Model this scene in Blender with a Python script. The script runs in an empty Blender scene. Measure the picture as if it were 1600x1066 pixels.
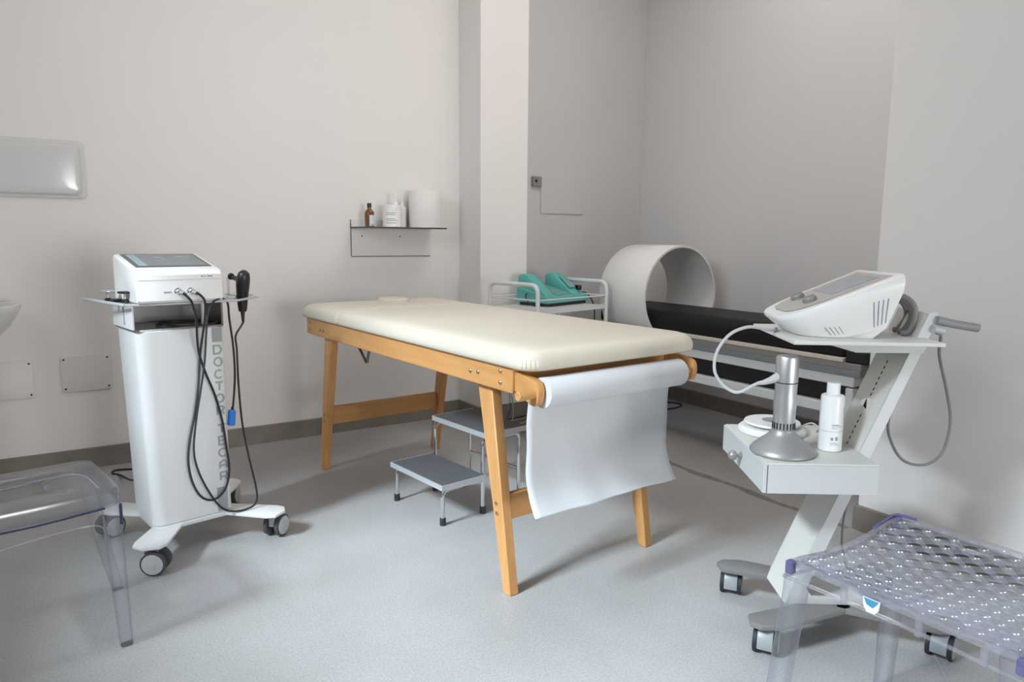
import bpy, bmesh, math, random
from mathutils import Vector, Matrix, Euler
random.seed(7)
PI = math.pi
R = math.radians
S = bpy.context.scene
COL = S.collection

# ------------------------------------------------------------------ camera
cam_d = bpy.data.cameras.new('camera')
cam = bpy.data.objects.new('camera', cam_d)
COL.objects.link(cam)
cam_d.sensor_fit = 'HORIZONTAL'
cam_d.sensor_width = 36.0
cam_d.lens = 36.0 * 1111.57 / 1600.0
cam_d.clip_start = 0.02
_pitch, _psi, _roll = 0.1428, 0.5727, -0.0074
_f = Vector((math.sin(_psi) * math.cos(_pitch), math.cos(_psi) * math.cos(_pitch), -math.sin(_pitch)))
_r = Vector((math.cos(_psi), -math.sin(_psi), 0))
_u = _r.cross(_f)
_m = Matrix((_r, _u, -_f)).transposed().to_4x4()
cam.matrix_world = Matrix.Translation((0, 0, 1.13)) @ _m @ Matrix.Rotation(-_roll, 4, 'Z')
S.camera = cam

# ------------------------------------------------------------------ world, lights, exposure
W = bpy.data.worlds.new('world')
S.world = W
W.use_nodes = True
_bg = W.node_tree.nodes['Background']
_bg.inputs[0].default_value = (0.75, 0.86, 1.0, 1)
_bg.inputs[1].default_value = 1.0


def area(name, loc, target, sx, sy, power, color):
    d = bpy.data.lights.new(name, 'AREA')
    d.shape = 'RECTANGLE'
    d.size, d.size_y = sx, sy
    d.energy = power
    d.color = color
    o = bpy.data.objects.new(name, d)
    COL.objects.link(o)
    o.location = loc
    o.rotation_euler = (Vector(target) - Vector(loc)).to_track_quat('-Z', 'Y').to_euler()
    return o


# daylight: bright low sky beyond the side window (camera left), soft sky at that window, and the front windows behind the camera
area('daylight_high_sky', (-5.0, 1.25, 5.5), (0.9, 1.6, 0.0), 1.5, 1.5, 1190, (0.80, 0.91, 1.0))
area('daylight_low_sky', (-6.5, -0.9, 3.5), (1.5, 3.2, 1.6), 4.0, 1.6, 135, (1.0, 0.985, 0.96))
area('daylight_side', (-1.36, 0.9, 2.6), (2.6, 2.0, 1.5), 2.0, 1.0, 8, (0.9, 0.96, 1.0))
area('daylight_front', (1.9, -9.0, 1.0), (1.5, 2.6, 1.0), 4.0, 2.4, 400, (1.0, 0.955, 0.93))
# two warm ceiling panels above the frame
area('ceiling_lamp_light', (2.55, 2.35, 3.40), (2.55, 2.35, 0), 1.3, 0.8, 15, (1.0, 0.92, 0.86))
area('ceiling_lamp_light', (1.3, 3.0, 3.40), (1.3, 3.0, 0), 1.1, 0.3, 2.4, (1.0, 0.88, 0.78))
S.view_settings.view_transform = 'Standard'
S.view_settings.look = 'None'
S.view_settings.gamma = 1.0
S.view_settings.exposure = 0.47
S.view_settings.use_curve_mapping = False


# ------------------------------------------------------------------ materials
def mat(name, base, rough=0.5, metal=0.0, spec=0.5, noise=0.0, nscale=8.0, bump=0.0, bscale=200.0, coat=0.0, stretch=None, alt=None):
    m = bpy.data.materials.new(name)
    m.use_nodes = True
    nt = m.node_tree
    b = nt.nodes['Principled BSDF']
    b.inputs['Base Color'].default_value = (*base, 1)
    b.inputs['Roughness'].default_value = rough
    b.inputs['Metallic'].default_value = metal
    b.inputs['Specular IOR Level'].default_value = spec
    b.inputs['Coat Weight'].default_value = coat
    tc = nt.nodes.new('ShaderNodeTexCoord')
    mp = nt.nodes.new('ShaderNodeMapping')
    nt.links.new(tc.outputs['Object'], mp.inputs['Vector'])
    if stretch:
        mp.inputs['Scale'].default_value = stretch
    if noise > 0:
        n = nt.nodes.new('ShaderNodeTexNoise')
        n.inputs['Scale'].default_value = nscale
        n.inputs['Detail'].default_value = 6
        n.inputs['Roughness'].default_value = 0.6
        nt.links.new(mp.outputs[0], n.inputs['Vector'])
        rp = nt.nodes.new('ShaderNodeValToRGB')
        a = alt or tuple(c * (1 - noise) for c in base)
        rp.color_ramp.elements[0].color = (*a, 1)
        rp.color_ramp.elements[1].color = (*base, 1)
        rp.color_ramp.elements[0].position = 0.32
        rp.color_ramp.elements[1].position = 0.68
        nt.links.new(n.outputs['Fac'], rp.inputs[0])
        nt.links.new(rp.outputs[0], b.inputs['Base Color'])
    if bump > 0:
        n2 = nt.nodes.new('ShaderNodeTexNoise')
        n2.inputs['Scale'].default_value = bscale
        n2.inputs['Detail'].default_value = 3
        nt.links.new(mp.outputs[0], n2.inputs['Vector'])
        bp = nt.nodes.new('ShaderNodeBump')
        bp.inputs['Strength'].default_value = bump
        bp.inputs['Distance'].default_value = 0.002
        nt.links.new(n2.outputs['Fac'], bp.inputs['Height'])
        nt.links.new(bp.outputs[0], b.inputs['Normal'])
    return m


def clear_mat(name, tint, gloss=1.0, ior=1.5, edge=(0.55, 0.56, 0.72), rough=0.06, body=0.0):
    """thin clear plastic: transparent body, fresnel sheen, slightly coloured at grazing angles"""
    m = bpy.data.materials.new(name)
    m.use_nodes = True
    nt = m.node_tree
    for n in list(nt.nodes):
        nt.nodes.remove(n)
    out = nt.nodes.new('ShaderNodeOutputMaterial')
    tr = nt.nodes.new('ShaderNodeBsdfTransparent')
    lw = nt.nodes.new('ShaderNodeLayerWeight')
    lw.inputs[0].default_value = 0.35
    mx = nt.nodes.new('ShaderNodeMix')
    mx.data_type = 'RGBA'
    nt.links.new(lw.outputs['Facing'], mx.inputs[0])
    mx.inputs[6].default_value = (*tint, 1)
    mx.inputs[7].default_value = (*edge, 1)
    nt.links.new(mx.outputs[2], tr.inputs[0])
    gl = nt.nodes.new('ShaderNodeBsdfGlossy')
    gl.inputs['Roughness'].default_value = rough
    gl.inputs['Color'].default_value = (gloss, gloss, gloss, 1)
    fr = nt.nodes.new('ShaderNodeFresnel')
    ge = nt.nodes.new('ShaderNodeNewGeometry')
    io = nt.nodes.new('ShaderNodeMapRange')      # same sheen on both faces of the sheet
    nt.links.new(ge.outputs['Backfacing'], io.inputs['Value'])
    io.inputs['To Min'].default_value = ior
    io.inputs['To Max'].default_value = 1 / ior
    nt.links.new(io.outputs[0], fr.inputs[0])
    ms = nt.nodes.new('ShaderNodeMixShader')
    nt.links.new(fr.outputs[0], ms.inputs[0])
    nt.links.new(tr.outputs[0], ms.inputs[1])
    nt.links.new(gl.outputs[0], ms.inputs[2])
    last = ms
    if body > 0:
        df = nt.nodes.new('ShaderNodeBsdfDiffuse')
        df.inputs[0].default_value = (0.8, 0.8, 0.88, 1)
        m2 = nt.nodes.new('ShaderNodeMixShader')
        m2.inputs[0].default_value = body
        nt.links.new(ms.outputs[0], m2.inputs[1])
        nt.links.new(df.outputs[0], m2.inputs[2])
        last = m2
    nt.links.new(last.outputs[0], out.inputs[0])
    return m


def wood(name, axis):
    st = {'x': (2.0, 22, 22), 'y': (22, 2.0, 22), 'z': (22, 22, 2.0)}[axis]
    return mat(name, (0.64, 0.335, 0.125), 0.42, noise=1, nscale=1.4, stretch=st, alt=(0.53, 0.255, 0.085), bump=0.08, bscale=3)


M = {}
M['wall'] = mat('white_wall_paint', (0.80, 0.77, 0.75), 0.9, spec=0.2, noise=0.025, nscale=1.5, bump=0.12, bscale=90)
M['grey_wall'] = mat('grey_wall_paint', (0.63, 0.625, 0.625), 0.9, spec=0.2, noise=0.03, nscale=1.5, bump=0.12, bscale=90)
M['plate'] = mat('white_plate_plastic', (0.72, 0.70, 0.685), 0.45, bump=0.02)
M['cover'] = mat('glossy_cover_plastic', (0.66, 0.655, 0.65), 0.12, bump=0.0)
M['ceiling'] = mat('ceiling_paint', (0.86, 0.85, 0.84), 0.9)
M['skirting'] = mat('taupe_baseboard', (0.235, 0.205, 0.175), 0.5, noise=0.18, nscale=14)
M['skirting_top'] = mat('taupe_baseboard_lit', (0.30, 0.25, 0.20), 0.5, noise=0.1, nscale=14)
M['wy'] = wood('beech_wood_along', 'y')
M['wx'] = wood('beech_wood_across', 'x')
M['wz'] = wood('beech_wood_upright', 'z')
M['cream'] = mat('cream_vinyl', (0.69, 0.63, 0.52), 0.48, noise=0.03, nscale=5, bump=0.06, bscale=350)
M['paper'] = mat('white_paper', (0.63, 0.645, 0.665), 0.85, noise=0.03, nscale=10, bump=0.15, bscale=60)
M['white'] = mat('white_powder_coat', (0.70, 0.71, 0.71), 0.35, noise=0.02, nscale=4)
M['case'] = mat('white_moulded_case', (0.82, 0.815, 0.80), 0.3)
M['warmwhite'] = mat('warm_white_metal', (0.66, 0.655, 0.615), 0.45, noise=0.03, nscale=6)
M['trolley'] = mat('trolley_white_enamel', (0.55, 0.565, 0.56), 0.4, noise=0.02, nscale=4)
M['hingesteel'] = mat('bronze_hinge_steel', (0.20, 0.165, 0.12), 0.35, 1.0)
M['chrome'] = mat('chrome', (0.75, 0.76, 0.78), 0.12, 1.0)
M['alu'] = mat('brushed_aluminium', (0.60, 0.60, 0.605), 0.42, 1.0, bump=0.05, bscale=500)
M['satin'] = mat('satin_silver_paint', (0.36, 0.35, 0.345), 0.45, 0.5)
M['edge_alu'] = mat('aluminium_edge_strip', (0.66, 0.69, 0.72), 0.35, 0.5)
M['tread'] = mat('ribbed_grey_rubber', (0.115, 0.12, 0.13), 0.45, noise=0.15, nscale=60)
M['black'] = mat('black_plastic', (0.012, 0.012, 0.013), 0.4)
M['rubber'] = mat('black_rubber', (0.02, 0.022, 0.025), 0.6)
M['cable'] = mat('black_cable', (0.018, 0.018, 0.02), 0.4)
M['grey_cable'] = mat('grey_cable', (0.22, 0.225, 0.23), 0.5)
M['lightcable'] = mat('light_grey_cable', (0.50, 0.50, 0.50), 0.5)
M['beigecable'] = mat('beige_cable', (0.42, 0.37, 0.29), 0.5)
M['blackvinyl'] = mat('black_vinyl', (0.010, 0.010, 0.011), 0.55, spec=0.3, bump=0.1, bscale=120)
M['brass'] = mat('brass_bolt', (0.55, 0.42, 0.22), 0.3, 1.0)
M['darkhole'] = mat('dark_recess', (0.02, 0.02, 0.02), 0.8)
M['tyre'] = mat('dark_grey_tyre', (0.055, 0.057, 0.06), 0.5)
M['greyplastic'] = mat('grey_plastic', (0.26, 0.26, 0.265), 0.5)
M['midgrey'] = mat('mid_grey_print', (0.30, 0.31, 0.32), 0.5)
M['greypanel'] = mat('grey_beige_panel', (0.27, 0.25, 0.235), 0.55)
M['bluepanel'] = mat('blue_grey_panel', (0.24, 0.26, 0.28), 0.45, noise=0.15, nscale=20)
M['striplight'] = mat('beige_strip', (0.66, 0.60, 0.53), 0.6)
M['teal'] = mat('teal_plastic', (0.12, 0.455, 0.42), 0.45, noise=0.05, nscale=20)
M['tealpanel'] = mat('worn_teal_keypad', (0.20, 0.42, 0.40), 0.55, noise=0.25, nscale=30)
M['blue'] = mat('blue_plastic', (0.02, 0.17, 0.62), 0.4)
M['amber'] = mat('amber_glass', (0.16, 0.055, 0.012), 0.12, coat=0.5)
M['label'] = mat('paper_label', (0.62, 0.66, 0.70), 0.6)
M['ink'] = mat('dark_ink', (0.08, 0.09, 0.10), 0.6)
M['bottlewhite'] = mat('white_bottle_plastic', (0.82, 0.83, 0.82), 0.35)
M['screenframe'] = mat('screen_bezel', (0.085, 0.085, 0.082), 0.3)
M['screen'] = mat('screen_glass', (0.16, 0.18, 0.19), 0.12, noise=0.1, nscale=25)
M['screenbar'] = mat('screen_side_bar', (0.25, 0.36, 0.41), 0.12)
M['lcd'] = mat('lcd_glass', (0.36, 0.385, 0.45), 0.15, noise=0.12, nscale=30)
M['taupe'] = mat('taupe_control_panel', (0.47, 0.435, 0.41), 0.4)
M['darkshelf'] = mat('dark_shelf_edge', (0.075, 0.062, 0.055), 0.4)
M['hubgrey'] = mat('castor_hub_grey', (0.47, 0.48, 0.48), 0.4)
M['fendergrey'] = mat('castor_fender_grey', (0.30, 0.32, 0.33), 0.4)
M['legsteel'] = mat('grey_beige_steel', (0.20, 0.195, 0.19), 0.45)
M['nichesteel'] = mat('niche_steel', (0.25, 0.25, 0.24), 0.25, 0.7, noise=0.1, nscale=12)
M['tissue'] = mat('tissue_paper', (0.80, 0.785, 0.765), 0.95, bump=0.2, bscale=80)
M['sticker'] = mat('white_sticker', (0.80, 0.82, 0.84), 0.5)
M['bluesticker'] = mat('blue_print', (0.06, 0.26, 0.42), 0.5)
M['violet'] = mat('violet_plastic_edge', (0.12, 0.10, 0.24), 0.2)
M['navyedge'] = mat('navy_plastic_edge', (0.018, 0.026, 0.065), 0.25)
M['ceramic'] = mat('white_ceramic', (0.72, 0.72, 0.71), 0.15)
M['clear'] = clear_mat('clear_acrylic', (0.90, 0.91, 0.915), edge=(0.62, 0.63, 0.65))
M['clear_chair'] = clear_mat('clear_polycarbonate', (0.93, 0.94, 0.95), edge=(0.66, 0.69, 0.73), rough=0.16)
M['clear_rib'] = clear_mat('clear_lavender_polycarbonate', (0.95, 0.95, 0.965), edge=(0.66, 0.66, 0.73), rough=0.09, body=0.07, ior=1.75)
M['clear_leg'] = clear_mat('clear_leg_polycarbonate', (0.93, 0.935, 0.95), edge=(0.60, 0.61, 0.68), rough=0.08, body=0.04)
M['glass'] = clear_mat('window_pane_glass', (0.97, 0.98, 0.98), edge=(0.9, 0.93, 0.93), rough=0.0)


def floor_mat():
    m = bpy.data.materials.new('grey_resin_floor')
    m.use_nodes = True
    nt = m.node_tree
    b = nt.nodes['Principled BSDF']
    tc = nt.nodes.new('ShaderNodeTexCoord')
    n1 = nt.nodes.new('ShaderNodeTexNoise')
    n1.inputs['Scale'].default_value = 2.2
    n1.inputs['Detail'].default_value = 5
    n2 = nt.nodes.new('ShaderNodeTexNoise')
    n2.inputs['Scale'].default_value = 160
    n2.inputs['Detail'].default_value = 2
    for n in (n1, n2):
        nt.links.new(tc.outputs['Object'], n.inputs['Vector'])
    r1 = nt.nodes.new('ShaderNodeValToRGB')
    r1.color_ramp.elements[0].position = 0.3
    r1.color_ramp.elements[0].color = (0.40, 0.395, 0.39, 1)
    r1.color_ramp.elements[1].position = 0.7
    r1.color_ramp.elements[1].color = (0.475, 0.475, 0.475, 1)
    nt.links.new(n1.outputs['Fac'], r1.inputs[0])
    r2 = nt.nodes.new('ShaderNodeValToRGB')
    r2.color_ramp.elements[0].position = 0.35
    r2.color_ramp.elements[0].color = (0.80, 0.80, 0.80, 1)
    r2.color_ramp.elements[1].position = 0.65
    r2.color_ramp.elements[1].color = (1, 1, 1, 1)
    nt.links.new(n2.outputs['Fac'], r2.inputs[0])
    mx = nt.nodes.new('ShaderNodeMix')
    mx.data_type = 'RGBA'
    mx.blend_type = 'MULTIPLY'
    mx.inputs[0].default_value = 1
    nt.links.new(r1.outputs[0], mx.inputs[6])
    nt.links.new(r2.outputs[0], mx.inputs[7])
    nt.links.new(mx.outputs[2], b.inputs['Base Color'])
    b.inputs['Roughness'].default_value = 0.42
    bp = nt.nodes.new('ShaderNodeBump')
    bp.inputs['Strength'].default_value = 0.08
    bp.inputs['Distance'].default_value = 0.002
    nt.links.new(n2.outputs['Fac'], bp.inputs['Height'])
    nt.links.new(bp.outputs[0], b.inputs['Normal'])
    return m


M['floor'] = floor_mat()


# ------------------------------------------------------------------ mesh helpers
def spline(pts, n=6):
    P = [Vector(p) for p in pts]
    if len(P) < 3:
        return P
    out = []
    for i in range(len(P) - 1):
        p0 = P[i - 1] if i > 0 else P[0] * 2 - P[1]
        p1, p2 = P[i], P[i + 1]
        p3 = P[i + 2] if i + 2 < len(P) else P[-1] * 2 - P[-2]
        for k in range(n):
            t = k / n
            out.append(0.5 * ((2 * p1) + (p2 - p0) * t + (2 * p0 - 5 * p1 + 4 * p2 - p3) * t * t + (3 * p1 - p0 - 3 * p2 + p3) * t ** 3))
    out.append(P[-1])
    return out


def bend(pts, r=0.03, n=5):
    """polyline with its corners rounded to radius r"""
    P = [Vector(p) for p in pts]
    out = [P[0]]
    for i in range(1, len(P) - 1):
        a = (P[i - 1] - P[i])
        b = (P[i + 1] - P[i])
        ra = min(r, a.length * 0.48)
        rb = min(r, b.length * 0.48)
        s = P[i] + a.normalized() * ra
        e = P[i] + b.normalized() * rb
        for k in range(n + 1):
            t = k / n
            out.append(s * (1 - t) ** 2 + P[i] * 2 * t * (1 - t) + e * t * t)
    out.append(P[-1])
    return out


class MB:
    def __init__(self):
        self.bm = bmesh.new()

    def box(self, c, s, bev=0.0, rot=None, seg=1):
        vs = []
        mt = rot.to_matrix() if isinstance(rot, Euler) else (rot or Matrix.Identity(3))
        for dz in (-.5, .5):
            for dx, dy in ((-.5, -.5), (.5, -.5), (.5, .5), (-.5, .5)):
                vs.append(self.bm.verts.new(Vector(c) + mt @ Vector((dx * s[0], dy * s[1], dz * s[2]))))
        F = [(3, 2, 1, 0), (4, 5, 6, 7), (0, 1, 5, 4), (1, 2, 6, 5), (2, 3, 7, 6), (3, 0, 4, 7)]
        fs = [self.bm.faces.new([vs[i] for i in f]) for f in F]
        if bev > 0:
            es = list({e for f in fs for e in f.edges})
            bmesh.ops.bevel(self.bm, geom=es, offset=bev, segments=seg, profile=0.5, affect='EDGES')
        return self

    def span(self, a, b, bev=0.0, seg=1):
        return self.box([(a[i] + b[i]) / 2 for i in range(3)], [abs(b[i] - a[i]) for i in range(3)], bev, None, seg)

    def hexa(self, bot, top, bev=0.0):
        """bot, top: 4 points each"""
        vs = [self.bm.verts.new(p) for p in list(bot) + list(top)]
        F = [(3, 2, 1, 0), (4, 5, 6, 7), (0, 1, 5, 4), (1, 2, 6, 5), (2, 3, 7, 6), (3, 0, 4, 7)]
        fs = [self.bm.faces.new([vs[i] for i in f]) for f in F]
        if bev > 0:
            es = list({e for f in fs for e in f.edges})
            bmesh.ops.bevel(self.bm, geom=es, offset=bev, segments=1, profile=0.5, affect='EDGES')
        return self

    def loft(self, rings, caps=True, closed=True):
        RV = [[self.bm.verts.new(p) for p in r] for r in rings]
        n = len(RV[0])
        for a, b in zip(RV, RV[1:]):
            for i in range(n if closed else n - 1):
                j = (i + 1) % n
                self.bm.faces.new((a[i], a[j], b[j], b[i]))
        if caps:
            self.bm.faces.new(list(reversed(RV[0])))
            self.bm.faces.new(RV[-1])
        return self

    def prism(self, poly, fn, h0, h1, bev=0.0):
        """poly of 2-D points, fn(p, q, h) -> 3-D point"""
        a = [self.bm.verts.new(fn(p[0], p[1], h0)) for p in poly]
        b = [self.bm.verts.new(fn(p[0], p[1], h1)) for p in poly]
        n = len(poly)
        fs = [self.bm.faces.new((a[i], a[(i + 1) % n], b[(i + 1) % n], b[i])) for i in range(n)]
        f0 = self.bm.faces.new(list(reversed(a)))
        f1 = self.bm.faces.new(b)
        if bev > 0:
            es = list(set(f0.edges) | set(f1.edges))
            bmesh.ops.bevel(self.bm, geom=es, offset=bev, segments=2, profile=0.5, affect='EDGES')
        return self

    def tube(self, pts, r, n=8, caps=True):
        P = [Vector(p) for p in pts]
        rings = []
        up = Vector((0, 0, 1))
        t0 = (P[1] - P[0]).normalized()
        if abs(t0.dot(up)) > 0.95:
            up = Vector((1, 0, 0))
        nrm = (up - t0 * up.dot(t0)).normalized()
        for i, p in enumerate(P):
            t = (P[min(i + 1, len(P) - 1)] - P[max(i - 1, 0)])
            t = t.normalized() if t.length > 1e-9 else t0
            nrm = (nrm - t * nrm.dot(t))
            nrm = nrm.normalized() if nrm.length > 1e-6 else t.orthogonal().normalized()
            bn = t.cross(nrm)
            rr = r[i] if isinstance(r, (list, tuple)) else r
            rings.append([p + nrm * (rr * math.cos(2 * PI * k / n)) + bn * (rr * math.sin(2 * PI * k / n)) for k in range(n)])
        return self.loft(rings, caps)

    def lathe(self, prof, c=(0, 0, 0), n=24, rot=None, caps=True):
        mt = rot.to_matrix() if isinstance(rot, Euler) else (rot or Matrix.Identity(3))
        rings = [[Vector(c) + mt @ Vector((r * math.cos(2 * PI * k / n), r * math.sin(2 * PI * k / n), z)) for k in range(n)] for r, z in prof]
        return self.loft(rings, caps)

    def ribbon(self, pts, fn, w, h0, h1):
        """flat 2-D stroke of width w raised from h0 to h1"""
        P = [Vector((p[0], p[1])) for p in pts]
        L, Rr = [], []
        for i, p in enumerate(P):
            a = (p - P[i - 1]).normalized() if i > 0 else (P[1] - p).normalized()
            b = (P[i + 1] - p).normalized() if i + 1 < len(P) else a
            t = (a + b)
            t = t.normalized() if t.length > 1e-6 else a
            nn = Vector((-t.y, t.x)) * (w / 2 / max(0.5, t.dot(a)))
            L.append(p + nn)
            Rr.append(p - nn)
        rings = [[fn(l.x, l.y, h0), fn(r_.x, r_.y, h0), fn(r_.x, r_.y, h1), fn(l.x, l.y, h1)] for l, r_ in zip(L, Rr)]
        return self.loft(rings)

    def mesh(self, name, angle=35):
        bmesh.ops.recalc_face_normals(self.bm, faces=self.bm.faces)
        me = bpy.data.meshes.new(name)
        self.bm.to_mesh(me)
        self.bm.free()
        me.polygons.foreach_set('use_smooth', [True] * len(me.polygons))
        me.set_sharp_from_angle(angle=R(angle))
        return me

    def build(self, name, material, parent=None, loc=None, angle=35, rz=0.0):
        return link(name, self.mesh(name, angle), material, parent, loc, rz)


def link(name, me, material, parent=None, loc=None, rz=0.0):
    o = bpy.data.objects.new(name, me)
    if material is not None and not me.materials:
        me.materials.append(material)
    COL.objects.link(o)
    if parent:
        o.parent = parent
    if loc is not None:
        o.location = loc
    o.rotation_euler.z = rz
    return o


def tag(o, label, cat, group=None):
    o['label'] = label
    o['category'] = cat
    if group:
        o['group'] = group
    return o


def thing(name, label, cat, loc=(0, 0, 0), rz=0.0, group=None):
    o = bpy.data.objects.new(name, None)
    o.empty_display_size = 0.1
    COL.objects.link(o)
    o.location = loc
    o.rotation_euler.z = rz
    return tag(o, label, cat, group)


def struct(o):
    o['kind'] = 'structure'
    return o


def rrect(x0, x1, y0, y1, r, n=5):
    out = []
    for cx, cy, a0 in ((x1 - r, y1 - r, 0), (x0 + r, y1 - r, 90), (x0 + r, y0 + r, 180), (x1 - r, y0 + r, 270)):
        for k in range(n + 1):
            a = R(a0 + 90 * k / n)
            out.append((cx + r * math.cos(a), cy + r * math.sin(a)))
    return out


def XY(p, q, h):
    return Vector((p, q, h))


def XZ(p, q, h):
    return Vector((p, h, q))


def YZ(p, q, h):
    return Vector((h, p, q))


# ------------------------------------------------------------------ room shell
YL, XP, XPE, YP, XG, XR, YR, HC = 3.9615, 2.157, 2.489, 3.70, 3.67, 2.613, 1.5177, 3.5
X0, Y0 = -1.45, -3.4
struct(MB().span((X0 - .2, Y0 - .2, -.1), (XG + .2, YL + .2, 0)).build('floor', M['floor']))
struct(MB().span((X0 - .2, Y0 - .2, HC), (XG + .2, YL + .2, HC + .1)).build('ceiling', M['ceiling']))
struct(MB().span((X0 - .2, YL, 0), (XPE - .1, YL + .2, HC)).build('wall_left', M['wall']))
struct(MB().span((XPE - .1, YL, 0), (XG + .2, YL + .2, HC)).build('wall_back', M['grey_wall']))
struct(MB().span((XP, YP, 0), (XPE, YL - .0005, HC)).build('wall_pilaster', M['wall']))
struct(MB().span((XG, YR - .4, 0), (XG + .2, YL - .0005, HC)).build('wall_recess', M['grey_wall']))
struct(MB().span((XR, Y0, 0), (XG - .0005, YR, HC)).build('wall_right', M['wall']))


def wall_with_holes(name, fn, a0, a1, holes, h0, h1):
    m = MB()
    x = a0
    for (p0, p1, z0, z1) in holes:
        for (s0, s1, q0, q1) in ((x, p0, 0, HC), (p0, p1, 0, z0), (p0, p1, z1, HC)):
            A, B = fn(s0, q0, h0), fn(s1, q1, h1)
            m.span(A, B)
        x = p1
    m.span(fn(x, 0, h0), fn(a1, HC, h1))
    return struct(m.build(name, M['wall']))


def window(name, fn, p0, p1, z0, z1, h0, h1):
    f = MB()
    t = 0.06
    for s0, s1, q0, q1 in ((p0, p0 + t, z0, z1), (p1 - t, p1, z0, z1), (p0 + t, p1 - t, z0, z0 + t), (p0 + t, p1 - t, z1 - t, z1), ((p0 + p1) / 2 - t / 2, (p0 + p1) / 2 + t / 2, z0 + t, z1 - t)):
        f.span(fn(s0, q0, h0), fn(s1, q1, h1))
    o = struct(f.build(name, M['white']))
    hm = (h0 + h1) / 2
    for k, (s0, s1) in enumerate(((p0 + t, (p0 + p1) / 2 - t / 2), ((p0 + p1) / 2 + t / 2, p1 - t))):
        MB().span(fn(s0, z0 + t, hm - .003), fn(s1, z1 - t, hm + .003)).build('pane', M['glass'], o)
    return o


wall_with_holes('wall_side', YZ, Y0, YL, [(-0.6, 2.3, 1.80, 2.98)], X0 - .2, X0)
window('window_1', YZ, -0.6, 2.3, 1.80, 2.98, X0 - .14, X0 - .08)
wall_with_holes('wall_front', XZ, X0, XR, [(0.35, 2.5, 0.1, 2.1)], Y0 - .2, Y0)
window('window_2', XZ, 0.35, 2.5, 0.1, 2.1, Y0 - .14, Y0 - .08)

HB, TB = 0.0997, 0.013


def skirting(name, path):
    """tiles of baseboard along a polyline of wall points (room on the left of travel)"""
    o = None
    m = MB()
    P = [Vector(p) for p in path]
    nrm = []
    for a, b in zip(P, P[1:]):
        d = (b - a).normalized()
        nrm.append(Vector((-d.y, d.x)))
    pts = []
    for i, p in enumerate(P):
        if i == 0:
            n = nrm[0]
        elif i == len(P) - 1:
            n = nrm[-1]
        else:
            n = nrm[i - 1] + nrm[i]
        pts.append(p + n * TB)
    rings = [[Vector((p.x, p.y, 0)), Vector((q.x, q.y, 0)), Vector((q.x, q.y, HB - .003)), Vector((q.x * .8 + p.x * .2, q.y * .8 + p.y * .2, HB)), Vector((p.x, p.y, HB))] for p, q in zip(P, pts)]
    m.loft(rings)
    return struct(m.build(name, M['skirting'], angle=20))


skirting('baseboard_left', [(XP, YL), (X0, YL)])
skirting('baseboard_pilaster', [(XPE, YL), (XPE, YP), (XP, YP), (XP, YL - TB)])
skirting('baseboard_back', [(XG, YL), (XPE + TB, YL)])
skirting('baseboard_recess', [(XG, YR + TB), (XG, YL - TB)])
skirting('baseboard_right', [(XR, Y0 + .02), (XR, YR), (XG - TB, YR)])
# worn joint in the floor where the recess begins
m = MB()
js = []
for k in range(26):
    y = 1.54 + k * (3.55 - 1.54) / 25
    c = 2.588 + 0.008 * math.sin(k * 1.1) + 0.004 * math.sin(k * 3.1)
    w = 0.014 + 0.012 * math.sin(k * 2.3) ** 2
    js.append([Vector((c - w, y, 0.0)), Vector((c + w, y, 0.0)), Vector((c + w * .7, y, 0.0006)), Vector((c - w * .7, y, 0.0006))])
m.loft(js)
struct(m.build('trim_1', mat('worn_floor_joint', (0.30, 0.265, 0.23), 0.7, noise=0.45, nscale=25)))

for lx, ly, w in ((2.55, 2.35, .30), (1.3, 3.0, .20)):
    t = thing('ceiling_lamp', 'slim white ceiling lamp panel above the ' + ('massage table and recess' if lx > 2 else 'left wall side of the room'), 'lamp', (lx, ly, HC))
    MB().span((-.60, -w, -.075), (.60, w, 0), .004).build('housing', M['white'], t)
    MB().span((-.57, -w + .03, -.079), (.57, w - .03, -.075)).build('diffuser', M['bottlewhite'], t)

# ------------------------------------------------------------------ wall fittings
def access_plate(x0, x1, z0, z1, label, screws=True):
    t = thing('access_panel', label, 'wall plate', ((x0 + x1) / 2, YL, (z0 + z1) / 2))
    w, h = (x1 - x0) / 2, (z1 - z0) / 2
    MB().prism(rrect(-w, w, -h, h, .008, 3), XZ, 0, -.008, .002).build('plate', M['plate'], t)
    for sx in (-1, 1):
        for sz in (-1, 1):
            MB().lathe([(0.0045, 0), (0.0045, .0025), (.003, .003)], (sx * (w - .014), -.008, sz * (h - .016)), 8, Euler((PI / 2, 0, 0))).build('screw', M['rubber'], t)
    return t


access_plate(-.42, -.109, .375, .554, 'square white access plate on the wall below the basin, cut by the picture edge')
access_plate(0.0, .209, .386, .560, 'white screwed access plate low on the wall, whole, left of the trolley column')
access_plate(.279, .50, .376, .462, 'white access plate mostly hidden behind the machine column')

t = thing('electrical_cover', 'large glossy white rectangular cover high on the left wall', 'wall panel', (-.19, YL, 1.432))
MB().prism(rrect(-.355, .352, -.131, .131, .02, 4), XZ, 0, -.012, .004).build('frame', M['cover'], t)
# cushion-shaped front
m = MB()
rings = []
for ins, d in ((0, .012), (.004, .022), (.014, .025), (.05, .0268), (.085, .0272)):
    rings.append([XZ(p, q, -d) for p, q in rrect(-.34 + ins, .335 - ins, -.118 + ins, .118 - ins, .03 if ins < .05 else .02, 5)])
m.loft(rings)
m.build('door', M['cover'], t, angle=60)

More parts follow.
